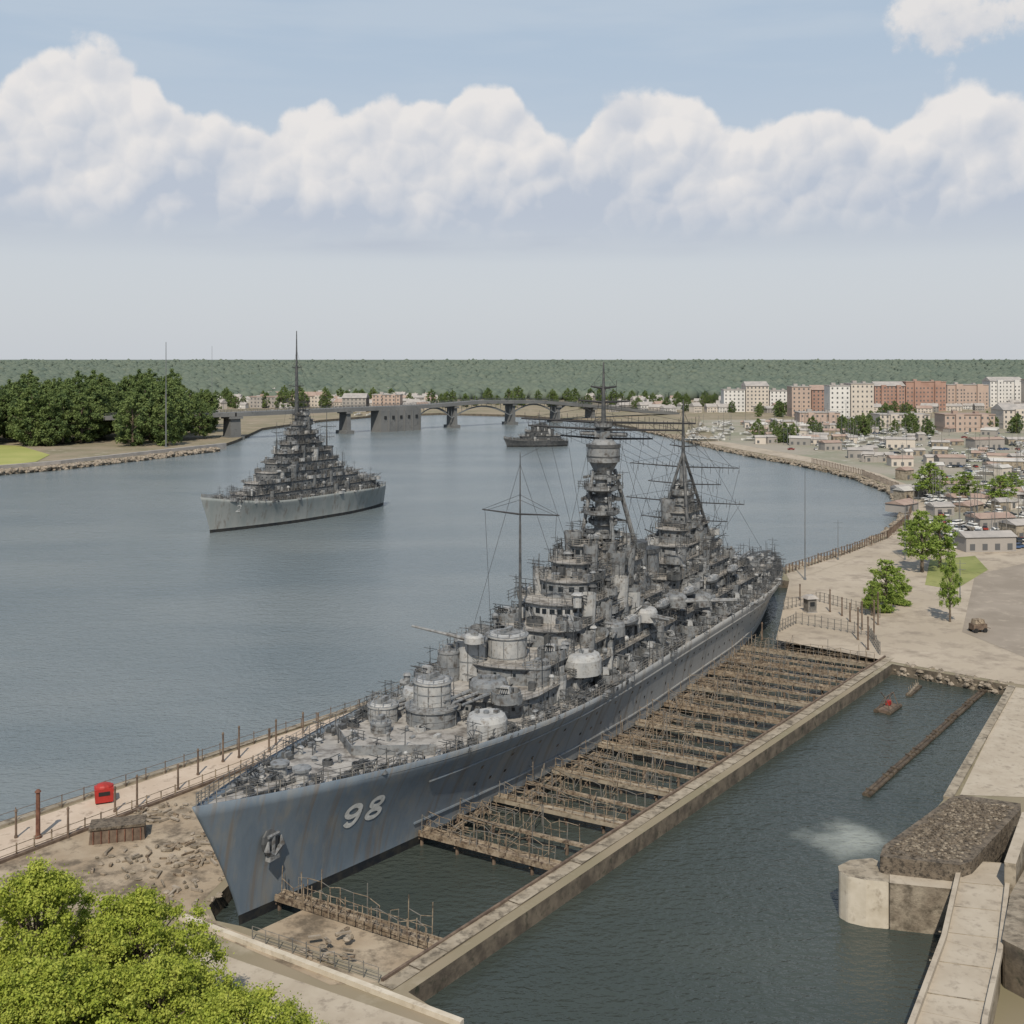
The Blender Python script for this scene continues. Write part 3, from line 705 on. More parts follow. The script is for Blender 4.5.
mb=MB(); mb.cyl(129,0,32,38,1.1,.7,n=12); mb.obj('mast_base',shipm,ship)
mast(ship,'mainmast',129,0,36,51.8,.5,[(37.8,12,0),(34.2,8,.3),(30.5,13,0),(26.8,9.5,0),(42,3,0)],yr=.16)
for sg in (-1,1):
    for x2 in (122,136):
        mb=MB(); mb.tube((129,0,41),(x2,sg*4,20.5),.3,.4,n=8)
        for q in (.3,.5,.7,.85): mb.tube((129,sg*4*q,41-20.5*q),(129+(x2-129)*q,sg*4*q,41-20.5*q),.14); mb.tube((129+(x2-129)*q,0,41-20.5*q),(129+(x2-129)*q,sg*4*q,41-20.5*q),.14)
        mb.obj('mast_leg',ship_d,ship)
mb=MB()
def W(a,b_,r=.035): mb.tube(a,b_,r,n=3,cap=False)
W((tx,0,52),(129,0,49)); W((129,0,49),(186,0,10.5)); W((60.3,0,45),(tx,0,50))
for q in range(9):
    yy=-16+q*4; W((tx+.5,yy,49.2),(tx-4+q*.8,yy*.4,21)); W((tx+.5,yy,49.2),(129-.6,yy*.7,37.8))
for q in range(7):
    yy=-12+q*4; W((129,yy,37.8),(129+6,yy*.45,19)); W((129,yy,30.5),(124,yy*.4,17))
for sg in (-1,1):
    W((60.3,0,44),(62,sg*11,13)); W((129,0,50),(133,sg*12,10.5)); W((tx,0,56),(tx+3,sg*13,10.5))
    W((60.3,sg*6.3,36.3),(60.3,sg*5,14)); W((60.3,0,38.5),(60.3,sg*6.5,36.4))
mb.obj('rigging',wirem,ship)
k=0
for x in list(range(68,160,9)):
    for sg in (-1,1):
        mkobj('gun_mount',GM,ship,loc=(x,sg*(hw(x,10)-3.0),zd(x)+ (1.2 if k%2 else .2)),rz=sg*random.uniform(.3,1.4)); k+=1
for (x,y,z) in ((44,-7,13),(47,8,13),(58,-6.6,15.6),(66,5.5,18.2),(66,-5.5,18.2),(102,5,15.6),(104,-5,15.6),(142,5,15.6),(142,-5,15.6),(147,0,15.6),(158,-5,13),(158,5,13),(175,-4,9.8),(175,4,9.8),(182,0,9.6),(150,-6,13),(114,4.0,20.6),(114,-4.0,20.6)):
    mkobj('gun_mount',GM,ship,loc=(x,y,z),rz=random.uniform(-.8,.8)+(0 if x<100 else math.pi))
for x in (82,96,109,122,134):
    for sg in (-1,1):
        mb=MB(); mb.ell((0,0,0),(3.0,.9,.8),12,6,m=0); mb.box(0,0,.5,4.0,1.1,.5,m=1,t=.7)
        for q in (-2.2,2.2): mb.tube((q,sg*-1.1,-2.4),(q,sg*-1.1,1.2),.1,m=2); mb.tube((q,sg*-1.1,1.2),(q,sg*.3,1.8),.1,m=2)
        mb.obj('ship_boat',CL,ship,loc=(x,sg*8.9,16.6))
f=MB(); clutter(f,60,187,lambda x:hw(x,zd(x))-.6,zd,520,k=.8,edge=.8,tall=.9); fit(f,ship)
f=MB(); clutter(f,33,60,lambda x:hw(x,zd(x))-.8,zd,140,k=.7,edge=.6,tall=.75); fit(f,ship)
f=MB(); clutter(f,150,187,lambda x:max(1,hw(x,zd(x))-1),zd,160,k=1.1,edge=.3,tall=1.1); fit(f,ship)

# ---------------------------------------------------------------- cruiser in the river
BX,BY=gp(210,533,0); EX,EY=gp(383,505,0); L2=math.hypot(EX-BX,EY-BY); T2=math.atan2(EY-BY,EX-BX)
s2=empty('warship',(BX,BY,0),T2,label='pale grey warship with tall mast lying in the river',category='warship')
P2=dict(L=L2+2,BD=8.8,BW=7.4,zb=12.3,zm=8.6,rake=4,bul=.5,ent=80)
zd2,_,_,hw2,hull2=make_hull(P2,s2,hull2m)
hull_marks(hull2,hw2,'2',9,6.6,2.6,1.6,.4)
shipq = mk('ship_mid_grey', (.10,.108,.115), (.155,.162,.165), scale=.5, rough=.6, c3=(.06,.056,.052), s3=1.3, lo3=.5, hi3=.68, coord='obj')
tiers=[(12,80,6.3,8.6,12),(18,70,5.6,12,15.4),(23,63,4.8,15.4,18.8),(27,60,4.2,18.8,22),(31,56,3.5,22,25.4),(34,53,2.9,25.4,28.6),(37,50,2.3,28.6,32),(39,48,1.7,32,35.5),(41,46,1.2,35.5,39)]
for (a,b_,h_,z0,z1) in tiers: deckhouse(s2,a,b_,h_,z0,z1,min(3.5,h_*.8),1.5,clut=int(22+(b_-a)*1.2),k=1.1,mat=shipq,spon=3 if z0<30 else 1)
mast(s2,'foremast',41.0,0,38,71,.8,[(50,4,0),(44,7,0),(57,2.5,0)],yr=.2)
mast(s2,'mainmast',57,0,22,40,.4,[(34,5,0),(30,4,0)]); mast(s2,'signal_mast',31,0,22,37,.3,[(33,3,0)])
turret(s2,'gun_turret',13,0,9,2.7,2.4,L=6,nb=2,light=False); turret(s2,'gun_turret',18.5,0,12,2.6,2.4,L=6,nb=2,light=False)
turret(s2,'gun_turret',77,0,12,2.7,2.4,L=6,rot=0,nb=2,light=False); turret(s2,'gun_turret',70,0,15,2.2,2.0,L=5,rot=0,nb=2,light=False)
for fx in (50,58):
    mb=MB(); mb.cyl(fx,0,20,30-(fx-50)*.5,1.8,1.5,n=14,m=0,sx=1.3); mb.cyl(fx,0,30-(fx-50)*.5,30.6-(fx-50)*.5,1.7,n=14,m=2,sx=1.3); mb.obj('funnel',CL,s2)
f=MB(); clutter(f,3,84,lambda x:max(.6,hw2(x,zd2(x))-.7),zd2,350,k=1.0,edge=.7,tall=1.0); fit(f,s2)
mb=MB()
for sg in (-1,1):
    W((41,0,64),(36,sg*8,9.5)); W((41,0,64),(52,sg*8,9.5))
W((41,0,60),(57,0,40))
mb.obj('rigging',wirem,s2)
mx_,my_=gp(507,447,0)
s3=empty('patrol_ship',(mx_,my_,0),math.radians(12),label='small dark patrol ship on the distant river',category='ship')
P3=dict(L=44,BD=5,BW=4.4,zb=6,zm=4.2,rake=2.5,bul=.3)
zd3,_,_,hw3,_h=make_hull(P3,s3,ship_d)
for t in ((9,38,3.6,4.2,7.5),(13,33,3.2,7.5,10.8),(17,29,2.6,10.8,14)): deckhouse(s3,*t,1.8,1,clut=14,mat=ship_d)
mast(s3,'foremast',23,0,14,25,.3,[(20,3,0)])
f=MB(); clutter(f,2,41,lambda x:max(.5,hw3(x,3)-.6),zd3,60,k=1.1,tall=1.1); f.obj('deck_fittings',[ship_d,ship_d,ship_d],s3,kind='stuff')

# ---------------------------------------------------------------- dock wall, trestles
mb=MB()
def seg(a,b_,wd,z0,z1,m=0,mt=None):
    a=Vector(a);b_=Vector(b_);d=(b_-a).normalized();n=Vector((-d.y,d.x))*wd/2
    mb.prism([tuple(a-n),tuple(b_-n),tuple(b_+n),tuple(a+n)],z0,z1,m,mt)
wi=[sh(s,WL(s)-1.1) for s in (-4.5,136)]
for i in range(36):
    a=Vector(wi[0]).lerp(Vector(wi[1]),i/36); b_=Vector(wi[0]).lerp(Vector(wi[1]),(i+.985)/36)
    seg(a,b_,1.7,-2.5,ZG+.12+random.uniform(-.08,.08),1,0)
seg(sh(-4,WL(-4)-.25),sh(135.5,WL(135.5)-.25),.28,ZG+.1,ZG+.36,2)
for i in range(70):
    s=-3+i*2; p=sh(s,WL(s)-2.2); mb.tube((p[0],p[1],-2),(p[0],p[1],ZG-.1-random.random()*.4),.22,n=6,m=2)
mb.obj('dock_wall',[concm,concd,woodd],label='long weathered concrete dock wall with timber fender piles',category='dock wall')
R=random.Random(5)
S=[(4.5,1.6),(25.5,1.6),(32,.5),(39.5,1.5),(46,.5),(52.5,1.4),(59,.45),(65,1.6),(71,.5),(77,1.3),(83,.45),(88.5,1.5),(94,.5),(99.5,1.3),(105,.45),(110.5,1.5),(116,.5),(121,1.4),(126,.45),(131,1.4)]
for si,(s,wdt) in enumerate(S):
    yin=-(hw(s,1)+.4); yo=WL(s)+.2; big=wdt>1
    o=sh(s,yin); e=empty('dock_walkway',(o[0],o[1],0),TH+R.uniform(-.025,.025),label='timber cross walkway with broken railings over dock basin' if big else 'thin timber strut with posts crossing the dock basin',category='walkway',group='walkways across the dock basin')
    Lw=yin-yo; zt=ZG+R.uniform(-.35,.05)
    mb=MB(); mb.box(0,-Lw/2,zt-.35,wdt,Lw,.5 if big else .35,0,m=0)
    if big: mb.box(wdt*.4,-Lw/2,zt+.0,.18,Lw,.18,m=1); mb.box(-wdt*.4,-Lw/2,zt+.0,.18,Lw,.14,m=1)
    mb.obj('beam',[concm if big and R.random()<.45 else woodm,woodm],e)
    q=0
    while q<Lw:
        mb=MB(); mb.tube((0,-q,-2),(0,-q,zt-.5),.22,n=6); mb.tube((-.6,-q,zt-1.0),(.6,-q,zt-1.0),.1,n=4); mb.obj('pile',woodd,e)
        q+=5.2
    mb=MB()
    for x in ((-wdt/2+.05,wdt/2-.05) if big else (0,)):
        q=R.uniform(0,1); prev=None
        while q<Lw:
            lean=R.uniform(-.15,.15); hh=R.uniform(1.2,2.3) if R.random()<.88 else 3.4
            top_=(x+lean,-q+R.uniform(-.12,.12),zt+hh); mb.tube((x,-q,zt-.1),top_,.055,n=4,m=R.choice((0,0,1)))
            if prev and R.random()<.8:
                mb.tube((prev[0],prev[1],min(prev[2],zt+2.0)),(top_[0],top_[1],min(top_[2],zt+2.0)),.04,n=4,m=R.choice((0,1))); 
                if R.random()<.7: mb.tube((prev[0],prev[1],zt+.8),(top_[0],top_[1],zt+.85),.035,n=4)
                if R.random()<.25: mb.tube((prev[0],prev[1],zt),top_,.035,n=4)
            prev=top_; q+=R.uniform(1.0,1.9)
    mb.obj('railing',[woodm,railm],e)
for i,(s0,s1) in enumerate(((26.5,38),(41,52),(54,64),(66,76),(78,87),(89,98),(100,109),(111,119),(121,129))):
    ym=-(hw((s0+s1)/2,1)+.8); wd_=R.uniform(1.6,3.8)
    o=sh(s0,ym); e=empty('work_staging',(o[0],o[1],0),TH,label='low timber work staging with scaffold rails beside the hull',category='staging',group='timber stagings beside the hull')
    mb=MB(); Ls=s1-s0
    for k in range(max(3,int(wd_/.45))):
        if R.random()<.25: continue
        mb.box(Ls/2+R.uniform(-.3,.3),-k*.45-.3,1.0+R.uniform(-.04,.04),Ls+R.uniform(-3.5,.2),.34,.12,R.uniform(-.015,.015))
    for k in range(4): mb.box(Ls*(k+.5)/4,-wd_/2,.82,.28,wd_,.24)
    mb.obj('planking',woodm,e)
    mb=MB()
    for yy in (-wd_,-wd_-2.6-R.random(),-wd_-6.5-R.random()*2):
        x=R.uniform(0,1); prev=None
        while x<Ls:
            hh=R.uniform(1.8,3.6) if R.random()<.8 else 4.8
            if yy<-wd_-5: hh*=.7
            t_=(x+R.uniform(-.2,.2),yy+R.uniform(-.2,.2),.3+hh); mb.tube((x,yy,-1.5),t_,.06,n=4,m=R.choice((0,1)))
            if prev and R.random()<.75:
                for q in (1,.6): mb.tube((prev[0],prev[1],prev[2]*q),(t_[0],t_[1],t_[2]*q),.04,n=4,m=R.choice((0,1)))
                if R.random()<.35: mb.tube((prev[0],prev[1],.9),t_,.04,n=4)
            prev=t_; x+=R.uniform(1.2,2.6)
    for _ in range(9):
        x=R.uniform(0,Ls); z=R.uniform(1.1,2.6); mb.tube((x,.2,z),(x+R.uniform(-2,2),-wd_-R.uniform(2,7),z+R.uniform(-.6,.3)),.045,n=4,m=R.choice((0,1)))
    mb.obj('scaffold_rail',[woodm,railm],e)

def heap(px,py,r,n,lab):
    p=g2(px,py); mb=MB()
    for _ in range(n):
        a=R.uniform(0,6.28); q=r*math.sqrt(R.random()); x,y=q*math.cos(a),q*math.sin(a)
        if R.random()<.5: mb.box(x,y,.1+.15*R.random(),R.uniform(.4,1.8),R.uniform(.12,.35),R.uniform(.12,.3),R.uniform(0,3.14),R.choice((0,1,2)))
        else: mb.ell((x,y,.1),(R.uniform(.15,.5),R.uniform(.15,.45),R.uniform(.1,.35)),6,4,R.choice((1,2)),.3,R)
    mb.obj('debris_heap',[woodm,rockm,stonem],loc=(p[0],p[1],ZG+.03),label=lab,category='debris heap',kind='stuff')
heap(205,850,5,80,'brown rubble and timber scraps on bare earth'); heap(160,815,4,40,'low rubble heap on bare earth')
heap(200,880,6,50,'scattered stones by the ship bow'); heap(330,948,3,22,'scattered rubble at the dock head'); heap(130,865,5,35,'scattered stones on bare earth')
mb=MB(); mb.prism([sh(-3.6,-4),sh(3.6,-5.5),sh(3.6,WL(3.6)+.05),sh(-3.6,WL(-3.6)+.05)][::-1],-1,1.4,0)
mb.obj('dock_head_slab',[dirtm],label='earth-covered low slab at the dock head',category='slab')

def fence(name,pts,h,sp,r,mat,lab,cat,nr=2,z=ZG):
    mb=MB(); pr=MB()
    for a,b_ in zip(pts[:-1],pts[1:]):
        a=Vector((a[0],a[1],z));b_=Vector((b_[0],b_[1],z)); k=max(1,int((b_-a).length/sp))
        for i in range(k+1):
            c=a.lerp(b_,i/k); mb.tube(c,c+Vector((0,0,h*R.uniform(.9,1.15))),r,n=5)
        for j in range(nr):
            o=Vector((0,0,h*(j+1)/nr-.08)); pr.tube(a+o,b_+o,r*.5,n=4)
    e=empty(name,(0,0,0),label=lab,category=cat); mb.obj('post',mat,e); pr.obj('rail',mat,e); return e
mb=MB(); seg(g2(168,914),g2(462,1026),.6,ZG,ZG+.5,0); mb.obj('kerb_wall',[concl],label='long low pale concrete kerb beside a path',category='kerb')
mb=MB(); seg(g2(-60,886),g2(352,729),.6,ZG,ZG+.35,0); seg(g2(-60,846),g2(765,572),1.1,ZG,ZG+.3,1); mb.obj('promenade_kerb',[woodd,concm],label='brown edging kerbs along the riverside promenade',category='kerb')
fence('promenade_fence',[g2(-60,848),g2(345,714),g2(560,643)],1.7,3.0,.07,woodd,'thin dark railing along the river promenade','fence',nr=2)
fence('inner_fence',[g2(-60,886),g2(352,729)],1.5,2.2,.09,woodm,'low brown timber fence beside the promenade','fence',nr=2)
fence('dock_head_fence',[sh(-4.5,-6),sh(-4.2,WL(-4))],1.5,1.6,.06,railm,'thin metal fence at the dock head','fence',nr=3)
fence('slab_fence',[sh(3.2,-6),sh(3.0,WL(3)+.5)],2.2,1.1,.06,woodm,'tall broken timber fence on the dock head slab','fence',nr=3)
fence('shore_fence',[g2(786,574),g2(850,553),g2(887,539),g2(908,521),g2(913,507),g2(898,489),g2(862,475),g2(812,463)],2.6,2.0,.18,woodd,'dark close-set timber posts along the curving shore path','fence',nr=1)
fence('plaza_fence',[g2(780,632),g2(796,624),g2(868,636),g2(880,655)],2.4,1.4,.09,railm,'metal railing across the head of the dock','fence',nr=3)
fence('plaza_inner_fence',[g2(784,610),g2(820,602),g2(880,618)],2.4,1.4,.09,railm,'second metal railing across the plaza','fence',nr=3)
def post(px,py,h,r,mat,lab):
    p=g2(px,py); mb=MB(); mb.cyl(0,0,0,h,r,r*.85,n=8,m=0); mb.cyl(0,0,0,.3,r*1.5,n=8,m=0)
    mb.cyl(0,0,h,h+.3,r*1.35,r*.6,n=8,m=0)
    mb.obj('mooring_post',[mat],loc=(p[0],p[1],ZG),label=lab,category='post',group='posts along the quay')
post(38,838,5.6,.3,rustm,'tall dark red timber mooring post on the promenade')
for (x,y,h) in ((16,838,3.2),(68,838,3.5),(115,812,3),(137,808,4),(178,790,3.2),(198,775,3.4),(223,762,4.0),(239,758,4.4),(269,752,3.2),(276,745,3.6),(303,733,3.0),(318,731,2.6)): post(x,y,h,.15,woodd,'slim brown timber post on the promenade edge')
for (x,y,h) in ((830,612,5),(842,616,4),(800,600,3.6),(762,640,3.4),(868,650,6.5),(874,640,8),(858,640,6.5),(862,630,6),(878,625,7),(850,622,4)): post(x,y,h,.18,woodd,'dark timber post at the dock head')
p=g2(104,802); mb=MB(); mb.prism([(-1.1,-.9),(1.1,-.9),(1.1,.9),(-1.1,.9)],.25,2.0,0,0,k=1.08); mb.ell((0,0,2.0),(1.2,1.0,.55),12,5,0,half=True)
for x in (-.8,.8):
    for y in (-.6,.6): mb.cyl(x,y,0,.3,.15,n=6,m=1)
mb.box(0,-.95,1.4,1.4,.08,.5,m=1)
mb.obj('red_bin',[redm,tyrem],loc=(p[0],p[1],ZG),rz=.4,label='red rounded storage bin on the riverside promenade',category='bin')
p=g2(118,838); mb=MB(); mb.prism([(-3.2,-1.3),(3.2,-1.3),(3.2,1.3),(-3.2,1.3)],0,1.7,0,1,k=.95); mb.box(0,0,1.85,6.4,2.8,.3,m=1)
for k in range(7): mb.box(-2.7+k*.9,-1.36,.8,.12,.12,1.5,m=2)
mb.obj('timber_crate',[woodd,rubblem,rustm],loc=(p[0],p[1],ZG),rz=.25,label='long low mossy timber crate on bare earth',category='crate')

# ---------------------------------------------------------------- right quay: old pier head
def ext(pts,z0,z1,name,mats,lab=None,cat=None,k=1.0,bev=.12,parent=None):
    mb=MB(); q=[Vector(p) for p in pts]
    ar=sum(q[i].x*q[(i+1)%len(q)].y-q[(i+1)%len(q)].x*q[i].y for i in range(len(q)))
    if ar<0: pts=pts[::-1]
    mb.prism(pts,z0,z1,0,1,k=k); o=mb.obj(name,mats,parent,label=lab,category=cat)
    if bev: m=o.modifiers.new('b','BEVEL'); m.width=bev; m.segments=2; m.limit_method='ANGLE'
    return o
oldp=empty('old_pier',(0,0,0),label='old pier with rounded concrete end coloured as sunlit, flank as shaded, standing in water',category='pier')
g5=lambda x,y:gp(x,y,5.0)
ext([g5(838,866),g5(839,871),g5(848,876),g5(866,880),g5(889,882),g5(889,866),g5(872,858),g5(850,860)],-2,5.0,'pier_lit_end',[concl,concm],bev=.25,parent=oldp)  # pale material paints the sunlit side of the pier
ext([g5(889.5,882.3),g5(925,886),g5(957,889),g5(961,872),g5(889.5,862)],-2,4.95,'pier_shaded_flank',[stonem,concw],bev=.15,parent=oldp)  # darker material paints the less lit front of the same pier
g7=lambda x,y:gp(x,y,6.7)
blk=empty('stone_block',(0,0,0),label='massive dark weathered rubble block on the quay',category='stone block')
ext([g7(878,857),g7(882,846),g7(950,797),g7(962,794),g7(1022,803),g7(1021,810),g7(972,862),g7(960,866)],4,6.7,'masonry',[rubblem,rubblem],k=.98,bev=.4,parent=blk)
ext([g7(882,846),g7(950,797),g7(1022,803),g7(975,858)],0,4.5,'plinth',[concd,stonem],bev=0,parent=blk)
mb=MB()
P00=Vector(g7(884,853));P10=Vector(g7(962,862));P01=Vector(g7(956,799));P11=Vector(g7(1014,807))
for _ in range(1700):
    a,b_=R.random(),R.random(); c=P00.lerp(P10,a).lerp(P01.lerp(P11,a),b_); r=R.uniform(.06,.26)
    mb.ell((c.x,c.y,6.7+R.uniform(-.05,.1)),(r,r*R.uniform(.6,1),r*.6),6,4,R.choice((0,0,1)),.4,R)
mb.obj('rubble_cover',[rubblem,stonem],blk,kind='stuff')
g6=lambda x,y:gp(x,y,5.4)
mb=MB()
wp=[(g6(962,860),g6(1010,864)),(g6(944,940),g6(1000,955)),(g6(918,1010),g6(985,1024)),(g6(880,1110),g6(975,1130))]
for i in range(3):
    a,b_=wp[i]; c,d=wp[i+1]
    mb.prism([a,c,d,b_],-2,5.4-.02*i,0,1)
    for (u,v) in ((a,c),(b_,d)): seg(u,v,.45,5.3,5.9,1,1)
for k in range(8):
    t=k/8; a=Vector(wp[0][0]).lerp(Vector(wp[3][0]),t); b_=Vector(wp[0][1]).lerp(Vector(wp[3][1]),t); seg(a,b_,.08,5.35,5.44,0)
mb.obj('pier_walkway',[concm,concw],label='raised tan concrete walkway on the old pier',category='walkway')
ext([g6(1010,905),g6(1002,950),g6(1100,1000),g6(1100,880),g6(1040,850)],-2,6.4,'quay_block',[concd,stonem],'dark stained quay block beside the walkway','quay block',bev=.3)
ext([gp(1004,862,8),gp(1022,812,8),gp(1034,812,8),gp(1016,864,8)],1,8,'retaining_wall',[concm,concw],'grey stained retaining wall next to the walkway','wall',bev=.1)
def rocks(name,path,wd,n,r0,r1,z0,z1,lab,mats=(rockm,stonem)):
    mb=MB(); P_=[Vector(p) for p in path]; Ls=[(b_-a).length for a,b_ in zip(P_[:-1],P_[1:])]; T=sum(Ls)
    for _ in range(n):
        t=R.random()*T; i=0
        while t>Ls[i] and i<len(Ls)-1: t-=Ls[i]; i+=1
        a,b_=P_[i],P_[i+1]; d=(b_-a).normalized(); nn=Vector((-d.y,d.x)); o=R.uniform(-.5,.5)
        c=a+d*t+nn*o*wd; r=R.uniform(r0,r1); z=z0+(z1-z0)*R.random()
        mb.ell((c.x,c.y,z),(r*R.uniform(.7,1.2),r*R.uniform(.7,1.2),r*.7),6,4,R.choice((0,0,1)),.45,R)
    mb.obj(name,list(mats),label=lab,category='riprap',kind='stuff')
rocks('channel_riprap',[g2(896,663),g2(1010,684)],2.2,260,.35,.8,.2,1.9,'tan stone riprap along the channel edge')
shore=[g2(784,572),g2(800,566.5),g2(850,550.5),g2(885,536.5),g2(904.5,520),g2(909.5,507),g2(895,490),g2(860,476),g2(810,464),g2(760,455),g2(720,447),g2(680,437),g2(640,428)]
rocks('shore_riprap',shore,5.5,3000,.5,1.4,.0,1.8,'brown rock riprap lining the curving river shore')
rocks('left_bank_riprap',[g2(218,448),g2(150,456),g2(60,466),g2(0,471),g2(-200,494)],6,900,.9,1.8,0,2.2,'grey riprap below the wooded bank',(rockm,rockm))
mb=MB(); 
for a,b_ in (((225,446),(150,454)),((150,454),(60,464)),((60,464),(0,469)),((0,469),(-200,491))): seg(g2(*a),g2(*b_),2.5,-1,4.0,0)
mb.obj('bank_wall',[roofm],label='pale seawall along the wooded bank',category='wall')
mb=MB(); seg(g2(1012,687),g2(948,799),1.2,-1,ZG+.3,0)
mb.obj('quay_coping',[concm],label='pale stone coping along the channel quay',category='kerb')

wetm=mk('wet_log',(.05,.038,.028),(.10,.078,.055),scale=1.2,rough=.7)
a=Vector(gp(866,795,.3)); b_=Vector(gp(984,690,.3))
for i in range(6):
    c=a.lerp(b_,i/6+.004); d=a.lerp(b_,(i+1)/6-.004); mb=MB(); n=Vector((-(d-c).y,(d-c).x)).normalized(); j1=R.uniform(-.25,.25)
    for o in (-.3,.3):
        mb.tube((c.x+n.x*(o+j1),c.y+n.y*(o+j1),.2),(d.x+n.x*o,d.y+n.y*o,.22),.32,.28,n=8)
    for t in (.15,.85):
        q=c.lerp(d,t); mb.box(q.x,q.y,.55,.25,1.2,.16,math.atan2((d-c).y,(d-c).x))
    mb.obj('boom_log',[wetm],label='dark floating timber boom section in the channel',category='log',group='floating log boom sections')
p=gp(888,708,.3); mb=MB(); mb.box(0,0,.3,5.0,2.2,.5,m=0)
for q in (-1,1): mb.tube((-2.9,q*1.1,.25),(2.9,q*1.1,.25),.4,n=8,m=1)
for x in (-2,0,2):
    mb.tube((x,-1,.6),(x,-.2,2.6),.08,m=0); mb.tube((x,1,.6),(x,-.2,2.6),.08,m=0)
mb.tube((-2,-.2,2.6),(2,-.2,2.6),.08,m=0); mb.box(.8,.2,1.0,.9,.7,.7,m=2); mb.tube((-2,-.2,2.6),(-3.4,0,3.8),.08,m=0)
mb.obj('work_raft',[woodd,wetm,redm],loc=(p[0],p[1],0),rz=.9,label='small rusty work raft with frame and red engine',category='raft')
p=gp(914,690,.3); mb=MB(); mb.box(0,0,.2,7,1.0,.4,m=0); mb.tube((-3.5,0,.4),(3.5,.3,.6),.25,n=7,m=1)
for k in range(6): mb.tube((-2.8+k*1.1,0,.3),(-2.7+k*1.1,.2,1.2+R.random()),.06,m=1)
mb.obj('floating_timber',[wetm,stonem],loc=(p[0],p[1],0),rz=.95,label='drifting timber float beside the riprap',category='timber float')

# ---------------------------------------------------------------- trees
def leaves(n,clumps,size,flat=.35,shell=.6,spread=(1,1,1,1.2,1.35)):
    w_=np.array([c[3]**2 for c in clumps]); w_/=w_.sum(); idx=rng.choice(len(clumps),n,p=w_)
    C=np.array([c[:3] for c in clumps])[idx]; Rr=np.array([c[3] for c in clumps])[idx]
    d=rng.normal(size=(n,3)); d/=np.linalg.norm(d,axis=1)[:,None]
    rad=Rr*(shell+(1-shell)*rng.random(n))*rng.choice(spread,n)
    P_=C+d*rad[:,None]*np.array([1,1,.8])
    nrm=d+rng.normal(size=(n,3))*.8+np.array([0,0,flat]); nrm/=np.linalg.norm(nrm,axis=1)[:,None]
    t=np.cross(nrm,rng.normal(size=(n,3))); t/=np.linalg.norm(t,axis=1)[:,None]; u=np.cross(nrm,t)
    s=size*(.6+.8*rng.random(n))[:,None]
    V=np.stack([P_-t*s*.5-u*s*.15,P_+t*s*.1-u*s*.4,P_+t*s*.6+u*s*.1,P_-t*s*.05+u*s*.45],axis=1).reshape(-1,3)
    F_=np.arange(n*4).reshape(-1,4); return V,F_
def make_tree(name,h,cr,nclump,nleaf,lsize,lmat,loc,rz=0,low=.35,cs=(.24,.42),shell=.5,spread=(1,1,1,1.2,1.35),**kw):
    e=empty(name,loc,rz,**kw); mb=MB(); tr=h*.018+.05
    mb.tube((0,0,-.3),(.1*tr,0,h*.35),tr*1.4,tr,n=8); mb.tube((.1*tr,0,h*.35),(0,.1,h*.8),tr,tr*.3,n=6)
    cl=[]
    for i in range(nclump):
        a=i*2.4+random.uniform(-.4,.4); t=(i+.5)/nclump; z=h*(low+(1-low)*.92*t)
        prof_=math.sin(math.pi*min(1,(t*.82+.2)))**.6
        q=cr*prof_*math.sqrt(random.uniform(.05,.95)); r=cr*random.uniform(*cs)*(1-.25*t)
        c=(q*math.cos(a),q*math.sin(a),min(z+random.uniform(-.06,.04)*h,h-r*.6)); cl.append((*c,r))
        if i%3==0: mb.tube((0,0,z*.7),c,tr*.35,tr*.1,n=4)
    mb.obj('trunk',barkm,e); V,F_=leaves(nleaf,cl,lsize,shell=shell,spread=spread); me=npmesh('crown',V,F_,[lmat],4); mkobj('crown',me,e)
    return e
SP=(.8,1,1.2,1.5,2.0)
T=[make_tree('broadleaf_tree',18.5,8.2,300,125000,.19,leaf_near,(-38,88,ZG-.2),0,low=.15,cs=(.05,.14),shell=.1,spread=SP,label='bright green leafy tree beside the quay path',category='tree',group='bright green trees by the quay'),
   make_tree('broadleaf_tree',13.5,7.5,260,105000,.18,leaf_near,(-26.5,83,ZG-.2),0,low=.12,cs=(.05,.14),shell=.1,spread=SP,label='bright green leafy tree beside the quay path',category='tree',group='bright green trees by the quay')]
clone(T[0],(-46,84,ZG),2.0,.98); clone(T[1],(-30.5,90,ZG),1.2,(1.0,1.0,1.12)); clone(T[1],(-20.0,80,ZG-.2),2.9,.95); clone(T[1],(-34,80,ZG),4.2,1.1); clone(T[1],(-14.0,77.5,ZG-.2),.9,(.75,.75,.85)); clone(T[0],(-36,78,ZG),5.1,.8)
pt=make_tree('street_tree',14,4.2,80,7500,.34,leaf_mid,(*g2(922,572),ZG),0,low=.28,cs=(.10,.22),shell=.15,spread=SP,label='bright green young tree on the waterfront plaza',category='tree',group='trees on the plaza')
pt.scale=(1.3,1.3,1.25)
for (x,y,sx,sz) in ((950,622,.62,1.15),(886,612,1.0,.9),(872,616,.5,.6),(930,500,1.7,1.15),(965,503,1.5,.95),(1000,508,1.5,.95),(898,604,.6,.65),(940,568,1.1,1.1),(910,556,.9,.8),(1012,498,1.2,.8)):
    clone(pt,(*g2(x,y),ZG),random.uniform(0,6),(sx,sx,sz))
shr=empty('shrub',(*g2(905,592),ZG),0,label='small green shrub on the plaza edge',category='shrub',group='shrubs on the plaza')
V,F_=leaves(1500,[(0,0,1,1.1),(1,.4,.9,.9),(-.9,-.3,.8,.8)],.3,shell=.2); mkobj('foliage',npmesh('foliage',V,F_,[leaf_mid],4),shr)
mb=MB()
for q in range(5): mb.tube((0,0,-.1),(.8*math.cos(q*1.3),.8*math.sin(q*1.3),1.4),.07,.03)
mb.obj('stem',barkm,shr)
